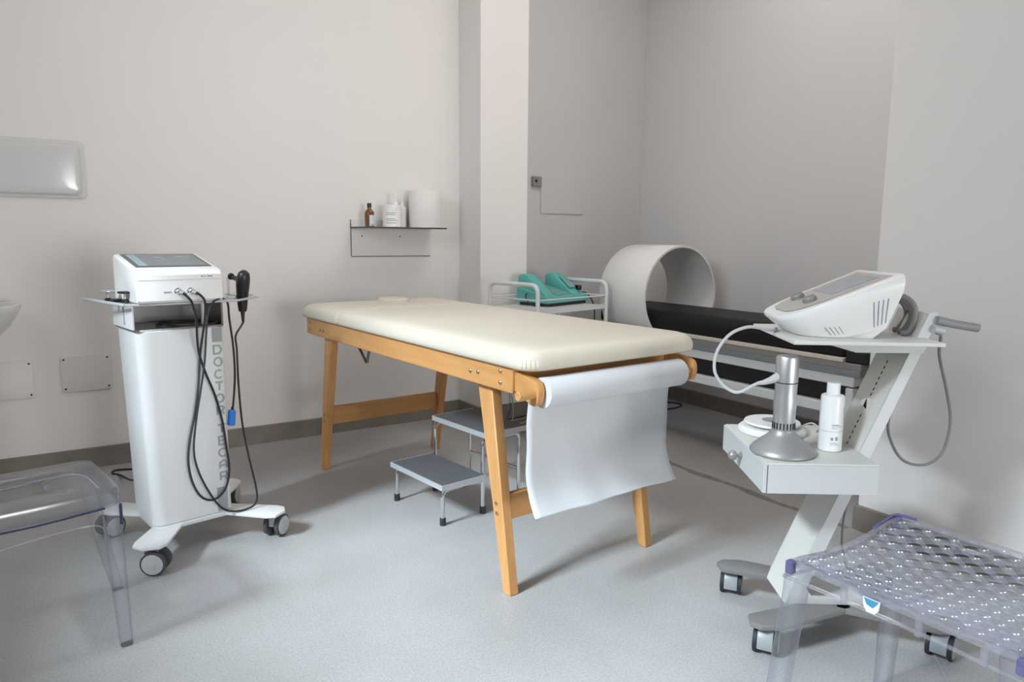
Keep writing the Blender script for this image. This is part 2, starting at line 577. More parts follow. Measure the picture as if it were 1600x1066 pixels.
t = thing('blank_panel', 'square grey painted panel flush on the grey back wall', 'wall panel', (2.949, YL, 1.42))
MB().span((-.179, -.007, -.121), (.179, 0, .121), .002).build('panel', M['grey_wall'], t)
t = thing('wall_switch', 'small grey box switch on the grey wall beside the flush panel', 'switch', (2.731, YL, 1.505))
MB().box((0, -.012, 0), (.072, .024, .066), .004).build('housing', M['greyplastic'], t)
MB().box((-.012, -.026, .004), (.014, .006, .018), .001).build('button', M['black'], t)

# wash basin at the left picture edge
t = thing('wash_basin', 'white ceramic wash basin on the left wall at the picture edge', 'sink', (-.36, 3.72, 0))
m = MB()
outer = [(.235, .822), (.235, .835), (.228, .84), (.21, .838), (.195, .82), (.14, .76), (.02, .745)]
under = [(.02, .62), (.06, .63), (.12, .67), (.19, .74), (.228, .805)]
rings = []
for r, z in under + outer:
    rings.append([Vector((r * math.cos(2 * PI * k / 32), r * .95 * math.sin(2 * PI * k / 32), z)) for k in range(32)])
m.loft(rings)
m.build('bowl', M['ceramic'], t, angle=50)
MB().tube([(0, 0, .03), (0, 0, .63)], .055, 16).build('pedestal', M['ceramic'], t)
MB().lathe([(.09, 0), (.09, .02), (.06, .04)], (0, 0, 0), 20).build('foot', M['ceramic'], t)

# ------------------------------------------------------------------ wall shelf and what stands on it
t = thing('wall_shelf', 'white wall shelf with dark edges beside the corner', 'shelf', (1.452, YL, 1.0))
MB().span((0, -.006, .025), (.497, 0, .232)).build('back_panel', M['plate'], t)
MB().span((-.003, -.007, .025), (.0, 0, .232)).build('edge_strip', M['darkshelf'], t)
MB().span((.0, -.007, .021), (.497, 0, .025)).build('edge_strip', M['darkshelf'], t)
MB().span((.003, -.198, .1835), (.51, -.006, .1905)).build('board', M['plate'], t)
m = MB().span((.0, -.2025, .1815), (.512, -.198, .1905))
m.build('front_edge', M['darkshelf'], t)
MB().span((.0, -.198, .1815), (.003, -.006, .1905)).build('side_edge', M['darkshelf'], t)
for x in (.064, .300):
    MB().lathe([(.004, 0), (.004, .003), (.0025, .004)], (x, -.006, .139), 8, Euler((PI / 2, 0, 0))).build('screw', M['rubber'], t)
ZS = 1.1905
t = thing('bottle', 'small amber glass bottle with black cap on the wall shelf', 'bottle', (1.526, 3.86, ZS))
MB().lathe([(.024, 0), (.027, .003), (.0275, .07), (.026, .082), (.018, .094), (.0105, .101), (.0105, .112)], n=24).build('body', M['amber'], t)
MB().lathe([(.0125, .108), (.0125, .130), (.011, .132)], n=20).build('cap', M['black'], t)
m = MB()
ll = [[Vector((.0282 * math.cos(a), .0282 * math.sin(a), z)) for a in [R(-112 + 100 * k / 8) for k in range(9)]] for z in (.006, .066)]
m.loft(ll, caps=False, closed=False)
lb = m.build('label', M['label'], t)
MB().span((-.001, -.0296, .010), (.014, -.0284, .013)).build('print', M['ink'], lb)
t = thing('cream_jar', 'squat white jar with printed label and pump on the wall shelf', 'jar', (1.66, 3.855, ZS))
MB().lathe([(.050, 0), (.053, .004), (.053, .098), (.050, .104)], n=28).build('body', M['bottlewhite'], t)
MB().lathe([(.054, .098), (.054, .122), (.051, .126)], n=28).build('lid', M['bottlewhite'], t)
MB().lathe([(.014, .122), (.014, .140), (.005, .145), (.005, .175), (.010, .176), (.010, .190)], (.022, 0, 0), 14).build('pump', M['bottlewhite'], t)
m = MB()
for z, w in ((.045, .8), (.036, 1.0), (.022, .9), (.078, .9), (.068, .85)):
    a0, a1 = R(-150), R(-150 + 70 * w)
    rr = .0532
    ring = [[Vector((rr * math.cos(a), rr * math.sin(a), zz)) for a in [a0 + (a1 - a0) * k / 8 for k in range(9)]] for zz in (z, z + .0035)]
    m.loft(ring, caps=False, closed=False)
m.build('print', M['midgrey'], t)
tag(MB().lathe([(.018, .002), (.020, 0), (.092, 0), (.0935, .003), (.0935, .208), (.092, .211), (.022, .211), (.020, .205), (.018, .002)], n=40, caps=False).build('tissue_roll', M['tissue'], None, (1.872, 3.861, ZS)), 'large white paper roll standing on end on the wall shelf', 'paper roll')
tag(MB().lathe([(.020, 0), (.0225, .002), (.0225, .118), (.012, .126), (.009, .15), (.004, .152), (.003, .172)], n=18).build('dispenser_bottle', M['bottlewhite'], None, (1.752, 3.915, ZS)), 'slim white bottle between the jar and the paper roll', 'bottle')

# ------------------------------------------------------------------ massage table
TT = thing('massage_table', 'beech massage table with cream vinyl mattress in the middle of the room', 'massage table', (1.4278, 2.5967, 0), .0673)
LA, WB, ZT, ZBm = .8306, .3585, .7496, .6713
for s in (-1, 1):
    rail = MB().span((s * WB, -LA, ZBm), (s * (WB - .034), LA, ZT), .003).build('side_rail', M['wy'], TT)
    for y, z in ((-.771, .733), (-.771, .697), (-.6054, .7085), (-.6496, .711), (.789, .729), (.793, .695), (.664, .705), (.626, .706)):
        MB().lathe([(.0075, 0), (.0075, .002), (.004, .0045)], (s * WB, y, z), 12, Euler((0, s * PI / 2, 0))).build('bolt', M['brass'], rail)
for s in (-1, 1):
    MB().span((-WB + .034, s * (LA - .012), ZBm + .006), (WB - .034, s * (LA - .042), ZT), .002).build('end_rail', M['wx'], TT)
MB().span((-WB + .034, -LA + .06, ZT - .02), (WB - .034, LA - .06, ZT), 0).build('deck_board', M['wx'], TT)
LI = WB - .034 + .0062
for s in (-1, 1):
    for e in (-1, 1):
        xo, xi = s * (WB - .0285), s * (WB - .0285 - .036)
        bot = [(xo, e * .789, 0), (xi, e * .789, 0), (xi, e * .750, 0), (xo, e * .750, 0)]
        top = [(xo, e * .683, ZBm + .0), (xi, e * .683, ZBm), (xi, e * .604, ZBm), (xo, e * .604, ZBm)]
        if s * e < 0:
            bot.reverse()
            top.reverse()
        lg = MB().hexa(bot, top, .003).build('leg', M['wz'], TT)
        # upper end, let in behind the side rail
        tp = [(s * (WB - .034), e * .683, ZBm), (xi, e * .683, ZBm), (xi, e * .604, ZBm), (s * (WB - .034), e * .604, ZBm)]
        tq = [(s * (WB - .034), e * .670, ZT - .022), (xi, e * .670, ZT - .022), (xi, e * .598, ZT - .022), (s * (WB - .034), e * .598, ZT - .022)]
        if s * e < 0:
            tp.reverse()
            tq.reverse()
        MB().hexa(tp, tq).build('leg_head', M['wz'], lg)
        for y, z in ((.713, .288), (.717, .256)):
            MB().lathe([(.007, 0), (.007, .002), (.004, .004)], (xo, e * y, z), 12, Euler((0, s * PI / 2, 0))).build('bolt', M['brass'], lg)
for e in (-1, 1):
    y0, y1 = sorted((e * .737, e * .715))
    MB().span((-WB + .0645, y0, .232), (WB - .0645, y1, .320), .003).build('stretcher', M['wx'], TT)
# folding stay under the far left rail
st = MB()
st.tube([(-.30, .386, .668), (-.30, .30, .598)], .006, 8)
st.tube([(-.296, .27, .668), (-.296, .30, .598)], .006, 8)
st.build('folding_stay', M['hingesteel'], TT)
st = MB()
st.tube([(.30, .386, .668), (.30, .30, .598)], .006, 8)
st.tube([(.296, .27, .668), (.296, .30, .598)], .006, 8)
st.build('folding_stay', M['hingesteel'], TT)


def cushion(y0, y1, r0, r1):
    m = MB()
    rings = []
    for ins, z in ((.030, .7500), (.008, .7515), (.001, .758), (.0, .768), (.001, .780), (.005, .792), (.012, .801), (.022, .808), (.038, .8135), (.065, .8165), (.11, .818)):
        x1 = .378 - ins
        a, b = y0 + ins * r0, y1 - ins * r1
        rr = max(.012, (.062 - ins * .4))
        out = []
        for cx, cy, a0, q in ((x1, b, 0, r1), (-x1, b, 90, r1), (-x1, a, 180, r0), (x1, a, 270, r0)):
            r_ = rr if q > .6 else .016
            sx, sy = (1 if cx > 0 else -1), (1 if cy == b else -1)
            for k in range(7):
                an = R(a0 + 90 * k / 6)
                out.append(Vector((cx - sx * r_ + r_ * math.cos(an), cy - sy * r_ + r_ * math.sin(an), z)))
        rings.append(out)
    m.loft(rings)
    return m


MB_body = cushion(-.932, .425, 1.0, .34).build('mattress', M['cream'], TT, angle=70)
cushion(.426, .876, .34, 1.0).build('head_cushion', M['cream'], TT, angle=70)
pl = MB()
rings = []
for r, z in ((1.0, .8175), (1.0, .826), (.93, .831), (.6, .8325)):
    rings.append([Vector((.06 + .072 * r * math.cos(2 * PI * k / 28), .735 + .10 * r * math.sin(2 * PI * k / 28), z)) for k in range(28)])
pl.loft(rings)
pl.build('face_hole_plug', M['cream'], TT, angle=50)
# pleats pulled tight round the mattress corners
m = MB()
for a in (205, 216, 228, 240, 252):
    an = R(a)
    c = Vector((-.378 + .062, -.932 + .062, 0))
    d = Vector((math.cos(an), math.sin(an), 0))
    m.tube(spline([c + d * .0615 + Vector((0, 0, .757)), c + d * .0625 + Vector((0, 0, .768)), c + d * .0595 + Vector((0, 0, .787))], 4), [.0004] + [.0009] * 7 + [.0002], 6)
m.build('corner_pleats', M['cream'], TT)
# paper roll holder brackets
hk = [(-.8306, .7385), (-.845, .7385), (-.920, .728), (-.936, .722), (-.945, .708), (-.947, .690), (-.942, .668), (-.937, .655), (-.922, .650), (-.905, .652), (-.890, .660), (-.8306, .680)]
for x0, x1 in ((-.350, -.327), (.325, .348)):
    MB().prism(hk, YZ, x0, x1, .002).build('roll_bracket', M['wy'], TT)
PR = thing('paper_roll', 'white couch paper roll hanging from the near end of the massage table', 'paper roll', (1.4278, 2.5967, 0), .0673)
ry, rz_ = -.926, .687
MB().lathe([(.0125, -.408), (.014, -.406), (.014, .338), (.0125, .340)], (0, ry + .004, rz_), 16, Euler((0, PI / 2, 0))).build('dowel', M['wx'], PR)
MB().lathe([(.016, -.322), (.0445, -.322), (.0457, -.319), (.0457, .272), (.0445, .275), (.016, .275), (.016, -.322)], (0, ry, rz_), 36, Euler((0, PI / 2, 0)), caps=False).build('roll', M['paper'], PR)
m = MB()
prof = [(-.8815, .700), (-.8795, .675), (-.8785, .64), (-.876, .58), (-.874, .50), (-.876, .43), (-.884, .38), (-.897, .345), (-.915, .318), (-.926, .306)]
prof = [(p.x, p.y) for p in spline([(a, b, 0) for a, b in prof], 3)]
rings = []
for i, (y, z) in enumerate(prof):
    row = []
    for k in range(25):
        x = -.336 + .620 * k / 24
        tt = max(0, (.55 - z) / .25)
        w = .004 * math.sin(k * .42 + 1) * tt + .0025 * math.sin(k * .95 + z * 9) * tt
        row.append(Vector((x + .002 * math.sin(z * 40), y + w, z + .012 * tt * (x + .2) * 0.5)))
    rings.append(row)
m.loft(rings, caps=False, closed=False)
sh = m.build('hanging_sheet', M['paper'], PR, angle=80)
sm = sh.modifiers.new('thickness', 'SOLIDIFY')
sm.thickness = .0006

# ------------------------------------------------------------------ step stool
ST = thing('step_stool', 'two-step chrome stool with ribbed grey treads under the massage table', 'step stool', (1.220, 2.389, 0), R(7.3))


def tread(x0, x1, y0, y1, z):
    tr = MB().span((x0 + .002, y0 + .002, z - .02), (x1 - .002, y1 - .002, z - .002)).build('tread', M['edge_alu'], ST)
    MB().span((x0 + .004, y0 + .004, z - .002), (x1 - .004, y1 - .004, z)).build('rubber_mat', M['tread'], tr)
    ribs = MB()
    n = 18
    for k in range(n):
        x = x0 + .012 + (x1 - x0 - .024) * k / (n - 1)
        ribs.span((x - .002, y0 + .01, z), (x + .002, y1 - .01, z + .0012))
    rb = ribs.build('rubber_ribs', M['tread'], tr)
    rb['kind'] = 'stuff'
    e = MB()
    e.span((x0, y0, z - .020), (x0 + .004, y1, z + .001)).build('edge_strip', M['edge_alu'], tr)
    MB().span((x0 + .004, y0, z - .020), (x1, y0 + .004, z + .001)).build('edge_strip', M['edge_alu'], tr)
    MB().span((x0 + .004, y1 - .004, z - .020), (x1, y1, z + .001)).build('edge_strip', M['edge_alu'], tr)


tread(0, .218, 0, .393, .17)
tread(.217, .445, 0, .393, .342)
for y in (.022, .371):
    MB().tube(bend([(.018, y, .03), (.018, y, .142), (.20, y, .142)], .03), .0085, 10).build('frame_tube', M['chrome'], ST)
    MB().lathe([(.0125, 0), (.0125, .028), (.011, .030)], (.018, y, 0), 14).build('rubber_foot', M['rubber'], ST)
    MB().tube(bend([(.218, y, .03), (.218, y, .314), (.415, y, .314), (.415, y, .03)], .03), .0085, 10).build('frame_tube', M['chrome'], ST)
    for x in (.218, .415):
        MB().lathe([(.0125, 0), (.0125, .028), (.011, .030)], (x, y, 0), 14).build('rubber_foot', M['rubber'], ST)
MB().tube([(.20, .022, .142), (.20, .371, .142)], .007, 8).build('cross_tube', M['chrome'], ST)
MB().tube([(.415, .022, .15), (.415, .371, .15)], .007, 8).build('cross_tube', M['chrome'], ST)

# beige lead hanging in the corner behind the stool
tag(MB().tube(spline([(2.366, 3.672, .165), (2.37, 3.66, .10), (2.352, 3.63, .03), (2.33, 3.61, .005), (2.37, 3.56, .005), (2.44, 3.60, .006), (2.47, 3.68, .004), (2.50, 3.60, .005), (2.58, 3.64, .005), (2.60, 3.70, .005), (2.50, 3.66, .008), (2.40, 3.63, .010), (2.30, 3.62, .005), (2.24, 3.60, .004)], 6), .004, 6).build('power_lead', M['beigecable']), 'beige lead coiled on the floor at the pilaster behind the step stool', 'cable')


# ------------------------------------------------------------------ twin-wheel castors
def castor(parent, loc, rz, rad=.0415, name='castor'):
    o = MB().lathe([(.006, 2 * rad - .01), (.009, 2 * rad - .012), (.009, 2 * rad + .016), (.007, 2 * rad + .017)], (0, 0, 0), 12).build(name, M['chrome'], parent, loc, rz=rz)
    for s in (-1, 1):
        y0 = s * .024
        rot = Euler((PI / 2, 0, 0))
        prof = [(rad * .86, -.0095), (rad, -.007), (rad, .007), (rad * .86, .0095)]
        w = MB().lathe(prof, (.022, y0, rad), 28, rot).build('wheel', M['tyre'], o)
        for q in (-1, 1):
            MB().lathe([(rad * .86, -.0005), (rad * .83, .0015), (rad * .3, .003), (rad * .28, .005), (rad * .12, .006)], (.022, y0 + q * .0093, rad), 24, Euler((-q * PI / 2, 0, 0))).build('hub', M['hubgrey'], o) if q == s else None
    # fork and fender
    m = MB()
    m.span((-.012, -.012, rad * 1.0), (.030, .012, rad * 2 - .004), .004)
    m.build('fork', M['fendergrey'], o)
    return o


# ------------------------------------------------------------------ left machine on its column trolley
LT = thing('therapy_trolley', 'white column therapy trolley lettered down its front, left of the massage table', 'medical trolley', (.386, 2.827, 0), .1815)
# spider base: four tapered arms
for sx, sy in ((-1, -1), (1, -1), (-1, 1), (1, 1)):
    ex, ey = sx * .232, sy * .235
    poly = [(sx * .13, sy * .035), (sx * .075, sy * .115), (ex - sx * .060, ey + sy * .018), (ex - sx * .03, ey + sy * .036), (ex + sx * .02, ey + sy * .010), (ex + sx * .036, ey - sy * .03), (ex + sx * .022, ey - sy * .060)]
    if sx * sy < 0:
        poly.reverse()
    MB().prism(poly, XY, .094, .104, .002).build('base_arm', M['white'], LT)
MB().prism(rrect(-.165, .115, -.118, .14, .03, 4), XY, .092, .110, .002).build('base_plate', M['white'], LT)
castor(LT, (-.222, -.215, 0), R(-38))
castor(LT, (.215, -.215, 0), R(32))
castor(LT, (.215, .215, 0), R(50))
castor(LT, (-.215, .215, 0), R(200))
# column body with softly rounded corners, slightly wider at the top
m = MB()
rings = []
for k, z in enumerate((.110, .113, .3, .55, .805, .808)):
    g = .006 * (z - .11) / .7
    ins = .003 if k in (0, 5) else 0
    rings.append([Vector((p, q, z)) for p, q in rrect(-.170 - g * 3.0 + ins, .111 + ins * -1 + g * .3, -.118 - g * .2 + ins, .13 - ins, .038, 6)])
m.loft(rings)
body = m.build('column', M['white'], LT, angle=40)
# niche above the column
MB().prism(rrect(-.192, .112, -.115, .13, .02, 4), XY, .8082, .814, 0).build('niche_floor', M['nichesteel'], LT)
MB().span((-.195, -.105, .814), (-.188, .125, .896), .001).build('niche_side', M['white'], LT)
MB().span((-.190, .115, .814), (.112, .125, .896), .001).build('niche_back', M['nichesteel'], LT)
MB().span((.105, -.10, .814), (.112, .115, .896), .001).build('niche_side', M['nichesteel'], LT)
MB().span((-.1905, -.02, .826), (-.188 - .0085, -.012, .890)).build('niche_slot', M['midgrey'], LT)
MB().span((.040, -.09, .814), (.056, -.075, .896), .002).build('niche_post', M['white'], LT)
tag(MB().tube(spline([(-.09, -.06, .829), (-.05, -.095, .822), (.02, -.108, .820), (.08, -.10, .826), (.10, -.04, .825), (.04, .03, .824), (-.04, .05, .824), (-.09, 0, .826), (-.07, -.07, .826), (0, -.09, .824)], 6), .0035, 6).build('coiled_lead', M['cable'], None, (.386, 2.827, -.006), rz=.1815), 'black lead coiled in the open niche under the white console', 'cable')
# printed stripe and lettering on the column front
FY = -.1187
MB().span((.060, FY - .0012, .752), (.096, FY + .004, .806)).build('stripe', M['midgrey'], LT)
MB().span((.050, FY - .0008, .116), (.088, FY + .004, .207)).build('stripe', M['midgrey'], LT)


def letters(word, x, z0, step, gap, w, h, sw):
    G = {
        'D': [[(0, 0), (.5, 0), (.82, .12), (1, .5), (.82, .88), (.5, 1), (0, 1), (0, 0), (.1, 0)]],
        'O': [[(.5 + .5 * math.cos(R(a)), .5 + .5 * math.sin(R(a))) for a in range(0, 361, 20)]],
        'C': [[(.5 + .5 * math.cos(R(a)), .5 + .5 * math.sin(R(a))) for a in range(48, 313, 22)]],
        'T': [[(0, 1), (1, 1)], [(.5, 1), (.5, 0)]],
        'R': [[(.05, 0), (.05, 1), (.65, 1), (.9, .9), (.97, .72), (.9, .55), (.65, .45), (.05, .45)], [(.55, .45), (.98, 0)]],
        'E': [[(.95, 0), (.08, 0), (.08, 1), (.95, 1)], [(.08, .52), (.85, .52)]],
        'A': [[(.03, 0), (.03, .55), (.15, .85), (.5, 1), (.85, .85), (.97, .55), (.97, 0)], [(.03, .36), (.97, .36)]],
    }
    z = z0
    for ch in word:
        if ch == ' ':
            z -= gap
            continue
        m = MB()
        for i, s in enumerate(G[ch]):
            pts = [(x - w / 2 + p * w, z - h / 2 + q * h) for p, q in s]
            m.ribbon(pts, XZ, sw, FY - .0010 - i * .00005, FY + .003)
        m.build('letter', M['midgrey'], LT)
        z -= step


letters('DOCTOR TECAR', .078, .724, .0452, .024, .028, .030, .0066)
# clear acrylic shelf under the console
pl = [(-.245, .06), (-.264, .225), (-.246, .235), (-.22, .19), (.28, .19), (.305, .12), (.27, -.04), (.15, -.145), (-.16, -.145), (-.215, -.11)]
MB().prism(pl, XY, .8975, .9045, .001).build('clear_shelf', M['clear'], LT)
m = MB()
m.tube([(-.215, -.112, .901), (-.16, -.147, .901), (.15, -.147, .901), (.27, -.042, .901)], .0042, 6)
m.tube([(-.215, -.112, .901), (-.245, .06, .903), (-.264, .228, .904)], .0055, 6)
m.build('shelf_rim', M['hubgrey'], LT)
# console
CON = MB()
prof = [(-.150, .9065), (-.158, .914), (-.158, 1.000), (-.150, 1.013), (-.138, 1.0185), (-.110, 1.0235), (.085, 1.0655), (.100, 1.064), (.108, 1.055), (.108, .9065)]
rings = []
for x, ins in ((-.188, .006), (-.185, .002), (-.180, 0), (.088, 0), (.093, .002), (.096, .006)):
    cx, cz = -.02, .97
    rings.append([Vector((x, y + (ins if y < cx else -ins), z + (ins if z < cz else -ins))) for y, z in prof])
CON.loft(rings)
con = CON.build('console', M['case'], LT, angle=28)
MB().span((-.182, -.1587, .9825), (.090, -.150, .9842)).build('seam', M['hubgrey'], con)
sl = (1.0655 - 1.0235) / .195


def top(x, y, d=0.0):
    return Vector((x, y, 1.0235 + (y + .110) * sl + d))


def slab(x0, x1, y0, y1, d0, d1):
    return MB().hexa([top(x0, y0, d0), top(x1, y0, d0), top(x1, y1, d0), top(x0, y1, d0)], [top(x0, y0, d1), top(x1, y0, d1), top(x1, y1, d1), top(x0, y1, d1)])


sc = slab(-.172, .078, -.104, .078, -.001, .0018).build('screen', M['screenframe'], con)
slab(-.158, .066, -.094, .066, .0017, .0026).build('screen_glass', M['screen'], sc)
slab(-.158, -.130, -.094, .066, .0026, .0030).build('side_bar', M['screenbar'], sc)
g = MB()
for (u0, v0, u1, v1) in ((-.075, .02, -.05, .024), (-.06, .0, -.045, .003), (-.08, -.02, -.07, -.017), (.0, .03, .03, .033), (.01, .0, .018, .003), (.03, .02, .045, .023)):
    g.hexa([top(u0, v0, .0026), top(u1, v0, .0026), top(u1, v1, .0026), top(u0, v1, .0026)], [top(u0, v0, .003), top(u1, v0, .003), top(u1, v1, .003), top(u0, v1, .003)])
g.build('screen_print', M['hubgrey'], sc)
g = MB()
for k, w in enumerate((.008, .006, .012, .007)):
    x = .020 + .011 * k
    g.span((x, -.1588, 1.0035 - .012), (x + w * .8, -.1575, 1.0065 - .012))
g.build('badge_print', M['ink'], con)
for x in (-.0605, -.0185):
    sk = MB().lathe([(.0125, 0), (.0125, .005), (.0095, .006), (.0085, .022), (.0065, .024)], (x, -.158, .943), 16, Euler((PI / 2 - .1, 0, 0))).build('socket', M['chrome'], con)
    MB().lathe([(.0072, .0), (.0072, .016), (.0050, .026)], (x + .002, -.181, .9415), 12, Euler((PI / 2 + .2, 0, .35))).build('plug', M['greyplastic'], sk)
g = MB()
for k in range(4):
    g.span((-.105 + k * .0065, -.1588, .939), (-.100 + k * .0065, -.1575, .944))
g.build('socket_print', M['midgrey'], con)
# probe holder: clear upright fork on the shelf
m = MB()
m.span((.212, .098, .9045), (.219, .108, .972), .001)
m.span((.212, .012, .9045), (.219, .022, .972), .001)
m.span((.205, .005, .9042), (.270, .115, .9085), .001)
m.build('probe_holder', M['clear'], LT)
def lw(p):
    c, s = math.cos(.1815), math.sin(.1815)
    return (.386 + p[0] * c - p[1] * s, 2.827 + p[0] * s + p[1] * c, p[2])


# electrodes resting on the left wing of the shelf
for (x, y, z, col, rad, lab) in ((-.228, .035, .905, 'alu', .024, 'silver disc electrode on a thin stem at the left end of the clear shelf'), (-.198, -.055, .905, 'black', .023, 'black disc electrode on a stem beside the white console')):
    e = thing('electrode', lab, 'electrode', (.386 + x * math.cos(.1815) - y * math.sin(.1815), 2.827 + x * math.sin(.1815) + y * math.cos(.1815), z))
    MB().lathe([(.011, 0), (.011, .010), (.006, .013)], n=14).build('base', M['black'], e)
    MB().lathe([(.0045, .012), (.0035, .026), (.006, .032)], n=12).build('stem', M['alu'], e)
    MB().lathe([(rad * .9, .032), (rad, .034), (rad, .037), (rad * .9, .039)], n=24).build('disc', M[col], e)
tag(MB().span((-.018, -.012, 0), (.018, .012, .012), .003).build('electrode_clip', M['black'], None, lw((-.214, -.012, .905)), rz=.4), 'small black clip lying between the two disc electrodes', 'clip')


# probe hanging in the fork, with its lead
PB = thing('probe', 'black pistol-shaped probe hanging in the clear fork of the white trolley', 'probe', lw((.238, .03, .842)), .1815)
m = MB()
pp = [(0, .0, .0), (.0, -.002, .02), (.0, -.004, .06), (.0, -.012, .10), (.0, -.022, .130), (.0, -.030, .148), (.0, -.034, .158)]
rd = [.015, .018, .022, .0255, .025, .021, .010]
m.tube(pp, rd, 12)
m.build('handle', M['black'], PB, angle=60)
MB().tube([(0, -.012, .118), (-.006, .035, .126), (-.012, .070, .132)], [.014, .010, .007], 10).build('neck', M['black'], PB)
MB().lathe([(.010, 0), (.0135, .003), (.0135, .008), (.010, .010)], (-.012, .060, .133), 18, Euler((-PI / 2, 0, .1))).build('head', M['black'], PB)
MB().tube([(.0, 0, .003), (.001, .002, -.02), (.002, .004, -.045)], [.009, .007, .0045], 10).build('strain_relief', M['rubber'], PB)

cabA = [(-.059, -.205, .941), (-.0445, -.21, .925), (-.0287, -.20, .9033), (-.0155, -.19, .8462), (-.0093, -.17, .7777), (.002, -.15, .7193), (.0238, -.14, .6471), (.0543, -.135, .5603), (.0757, -.135, .461), (.0857, -.135, .362), (.092, -.135, .2747), (.0756, -.135, .2046), (.0334, -.135, .1713), (-.0114, -.135, .1907), (-.0409, -.135, .2538), (-.0511, -.135, .3324), (-.0411, -.135, .4127), (-.0195, -.135, .5023), (-.0014, -.135, .6043), (.0086, -.14, .7185), (.0185, -.17, .8319), (.0144, -.20, .9002), (.000, -.21, .927), (-.0165, -.205, .9405)]
tag(MB().tube(spline([lw(p) for p in cabA], 5), .0042, 8).build('patch_cable', M['cable']), 'black cable looped between the two sockets on the white console', 'cable')
cabB = [(.105, -.10, .9105), (.085, -.150, .912), (.0618, -.152, .9021), (.0392, -.155, .8651), (.0295, -.15, .7861), (.0182, -.15, .684), (.0002, -.146, .5823), (-.02, -.146, .4809), (-.0337, -.146, .378), (-.0235, -.146, .2998), (.0092, -.146, .2122), (.0509, -.148, .1397), (.0966, -.15, .113), (.15, -.15, .1105), (.1814, -.15, .1264), (.1849, -.15, .1791), (.1653, -.14, .3097), (.155, -.12, .4364), (.160, -.09, .5829), (.172, -.06, .7025), (.182, -.03, .7545), (.224, .022, .782), (.240, .034, .797)]
tag(MB().tube(spline([lw(p) for p in cabB], 5), .0038, 8).build('probe_cable', M['cable']), 'long black cable from the shelf down to the castor arm and up to the probe', 'cable')
bc = thing('return_lead', 'black lead ending in a blue plug at the right of the lettered column', 'cable', lw((0, 0, 0)), .1815)
MB().tube(spline([(.105, -.06, .9105), (.126, -.105, .895), (.1317, -.105, .8303), (.1414, -.105, .7218), (.1417, -.105, .6129), (.1305, -.105, .510), (.127, -.105, .492)], 6), .0038, 8).build('lead', M['cable'], bc)
MB().box((.122, -.105, .460), (.026, .018, .060), .004, Euler((0, .10, 0))).build('blue_plug', M['blue'], bc)
MB().lathe([(.006, 0), (.0045, .014)], (.1262, -.105, .488), 10, Euler((0, .12, 0))).build('plug_neck', M['cable'], bc)
tag(MB().tube(spline([lw((-.12, .138, .30)), (.26, 3.10, .20), (.235, 3.45, .06), (.20, 3.74, .006), (.175, 3.78, .005), (.19, 3.83, .005), (.28, 3.80, .005), (.42, 3.74, .005), (.50, 3.80, .005), (.56, 3.93, .01)], 6), .005, 8).build('mains_cable', M['cable']), 'black mains cable trailing on the floor behind the lettered trolley', 'cable')

# ------------------------------------------------------------------ trolley with the teal device, in the recess
tx, ty, ta = 2.23, 3.20, R(12)
TR = thing('instrument_trolley', 'white tubular instrument trolley behind the massage table', 'trolley', (tx, ty, 0), ta)
LN, DP = .608, .385
for x in (0.0, LN):
    MB().tube(bend([(x, 0, .06), (x, 0, .877), (x, DP, .877), (x, DP, .06)], .055, 7), .0125, 12).build('end_frame', M['white'], TR)
    for y in (0, DP):
        c = MB().lathe([(.010, .04), (.010, .065)], (x, y, 0), 10).build('castor', M['chrome'], TR)
        MB().lathe([(.018, -.009), (.022, -.006), (.022, .006), (.018, .009)], (x, y, .022), 18, Euler((PI / 2, 0, 0))).build('wheel', M['rubber'], c)
for z in (.735, .25):
    sh = MB().span((.012, .0, z - .012), (LN - .012, DP, z)).build('shelf', M['white'], TR)
    MB().span((.012, -.004, z - .02), (LN - .012, 0, z + .008)).build('shelf_lip', M['white'], sh)
    for y in (0.0, DP):
        MB().tube([(0, y, z + .058), (LN, y, z + .058)], .0045, 8).build('guard_rail', M['white'], TR)
    for x in (0, LN):
        MB().tube([(x, 0, z + .058), (x, DP, z + .058)], .0045, 8).build('guard_rail', M['white'], TR)
TD = thing('teal_device', 'teal therapy device with two raised horns standing on the white trolley', 'medical device', (2.425, 3.375, .7352), R(16))
# local: x along front, y back
base = [(-.02, -.02), (.41, -.02), (.41, .27), (-.02, .27)]
MB().prism(rrect(0, .40, 0, .235, .03, 4), XY, 0, .022, .003).build('base', M['black'], TD)
m = MB()
prof = [(-.004, .020), (-.004, .050), (.02, .062), (.235, .112), (.240, .108), (.240, .020)]
rings = []
for x, ins in ((-.002, .006), (.004, 0), (.396, 0), (.402, .006)):
    rings.append([Vector((x, y, max(.020, z - ins))) for y, z in prof])
m.loft(rings)
m.build('housing', M['teal'], TD)
for x0, x1 in ((.002, .085), (.262, .345)):
    hp = [(.01, .058), (.04, .080), (.150, .172), (.175, .186), (.215, .186), (.236, .172), (.236, .10)]
    MB().prism(hp, YZ, x0, x1, .008).build('horn', M['teal'], TD)
sl2 = .05 / .215
MB().hexa([(.105, .02, .0625), (.250, .02, .0625), (.250, .19, .102), (.105, .19, .102)], [(.105, .02, .0655), (.250, .02, .0655), (.250, .19, .105), (.105, .19, .105)]).build('keypad', M['tealpanel'], TD)
MB().hexa([(.272, .05, .098), (.335, .05, .098), (.335, .13, .165), (.272, .13, .165)], [(.272, .048, .101), (.335, .048, .101), (.335, .128, .168), (.272, .128, .168)]).build('meter', M['tealpanel'], TD)
MB().box((.372, .06, .095), (.032, .045, .032), .006).build('black_knob', M['black'], TD)


def tdw(x, y, z):
    c, s = math.cos(R(16)), math.sin(R(16))
    return (2.425 + x * c - y * s, 3.375 + x * s + y * c, .7352 + z)


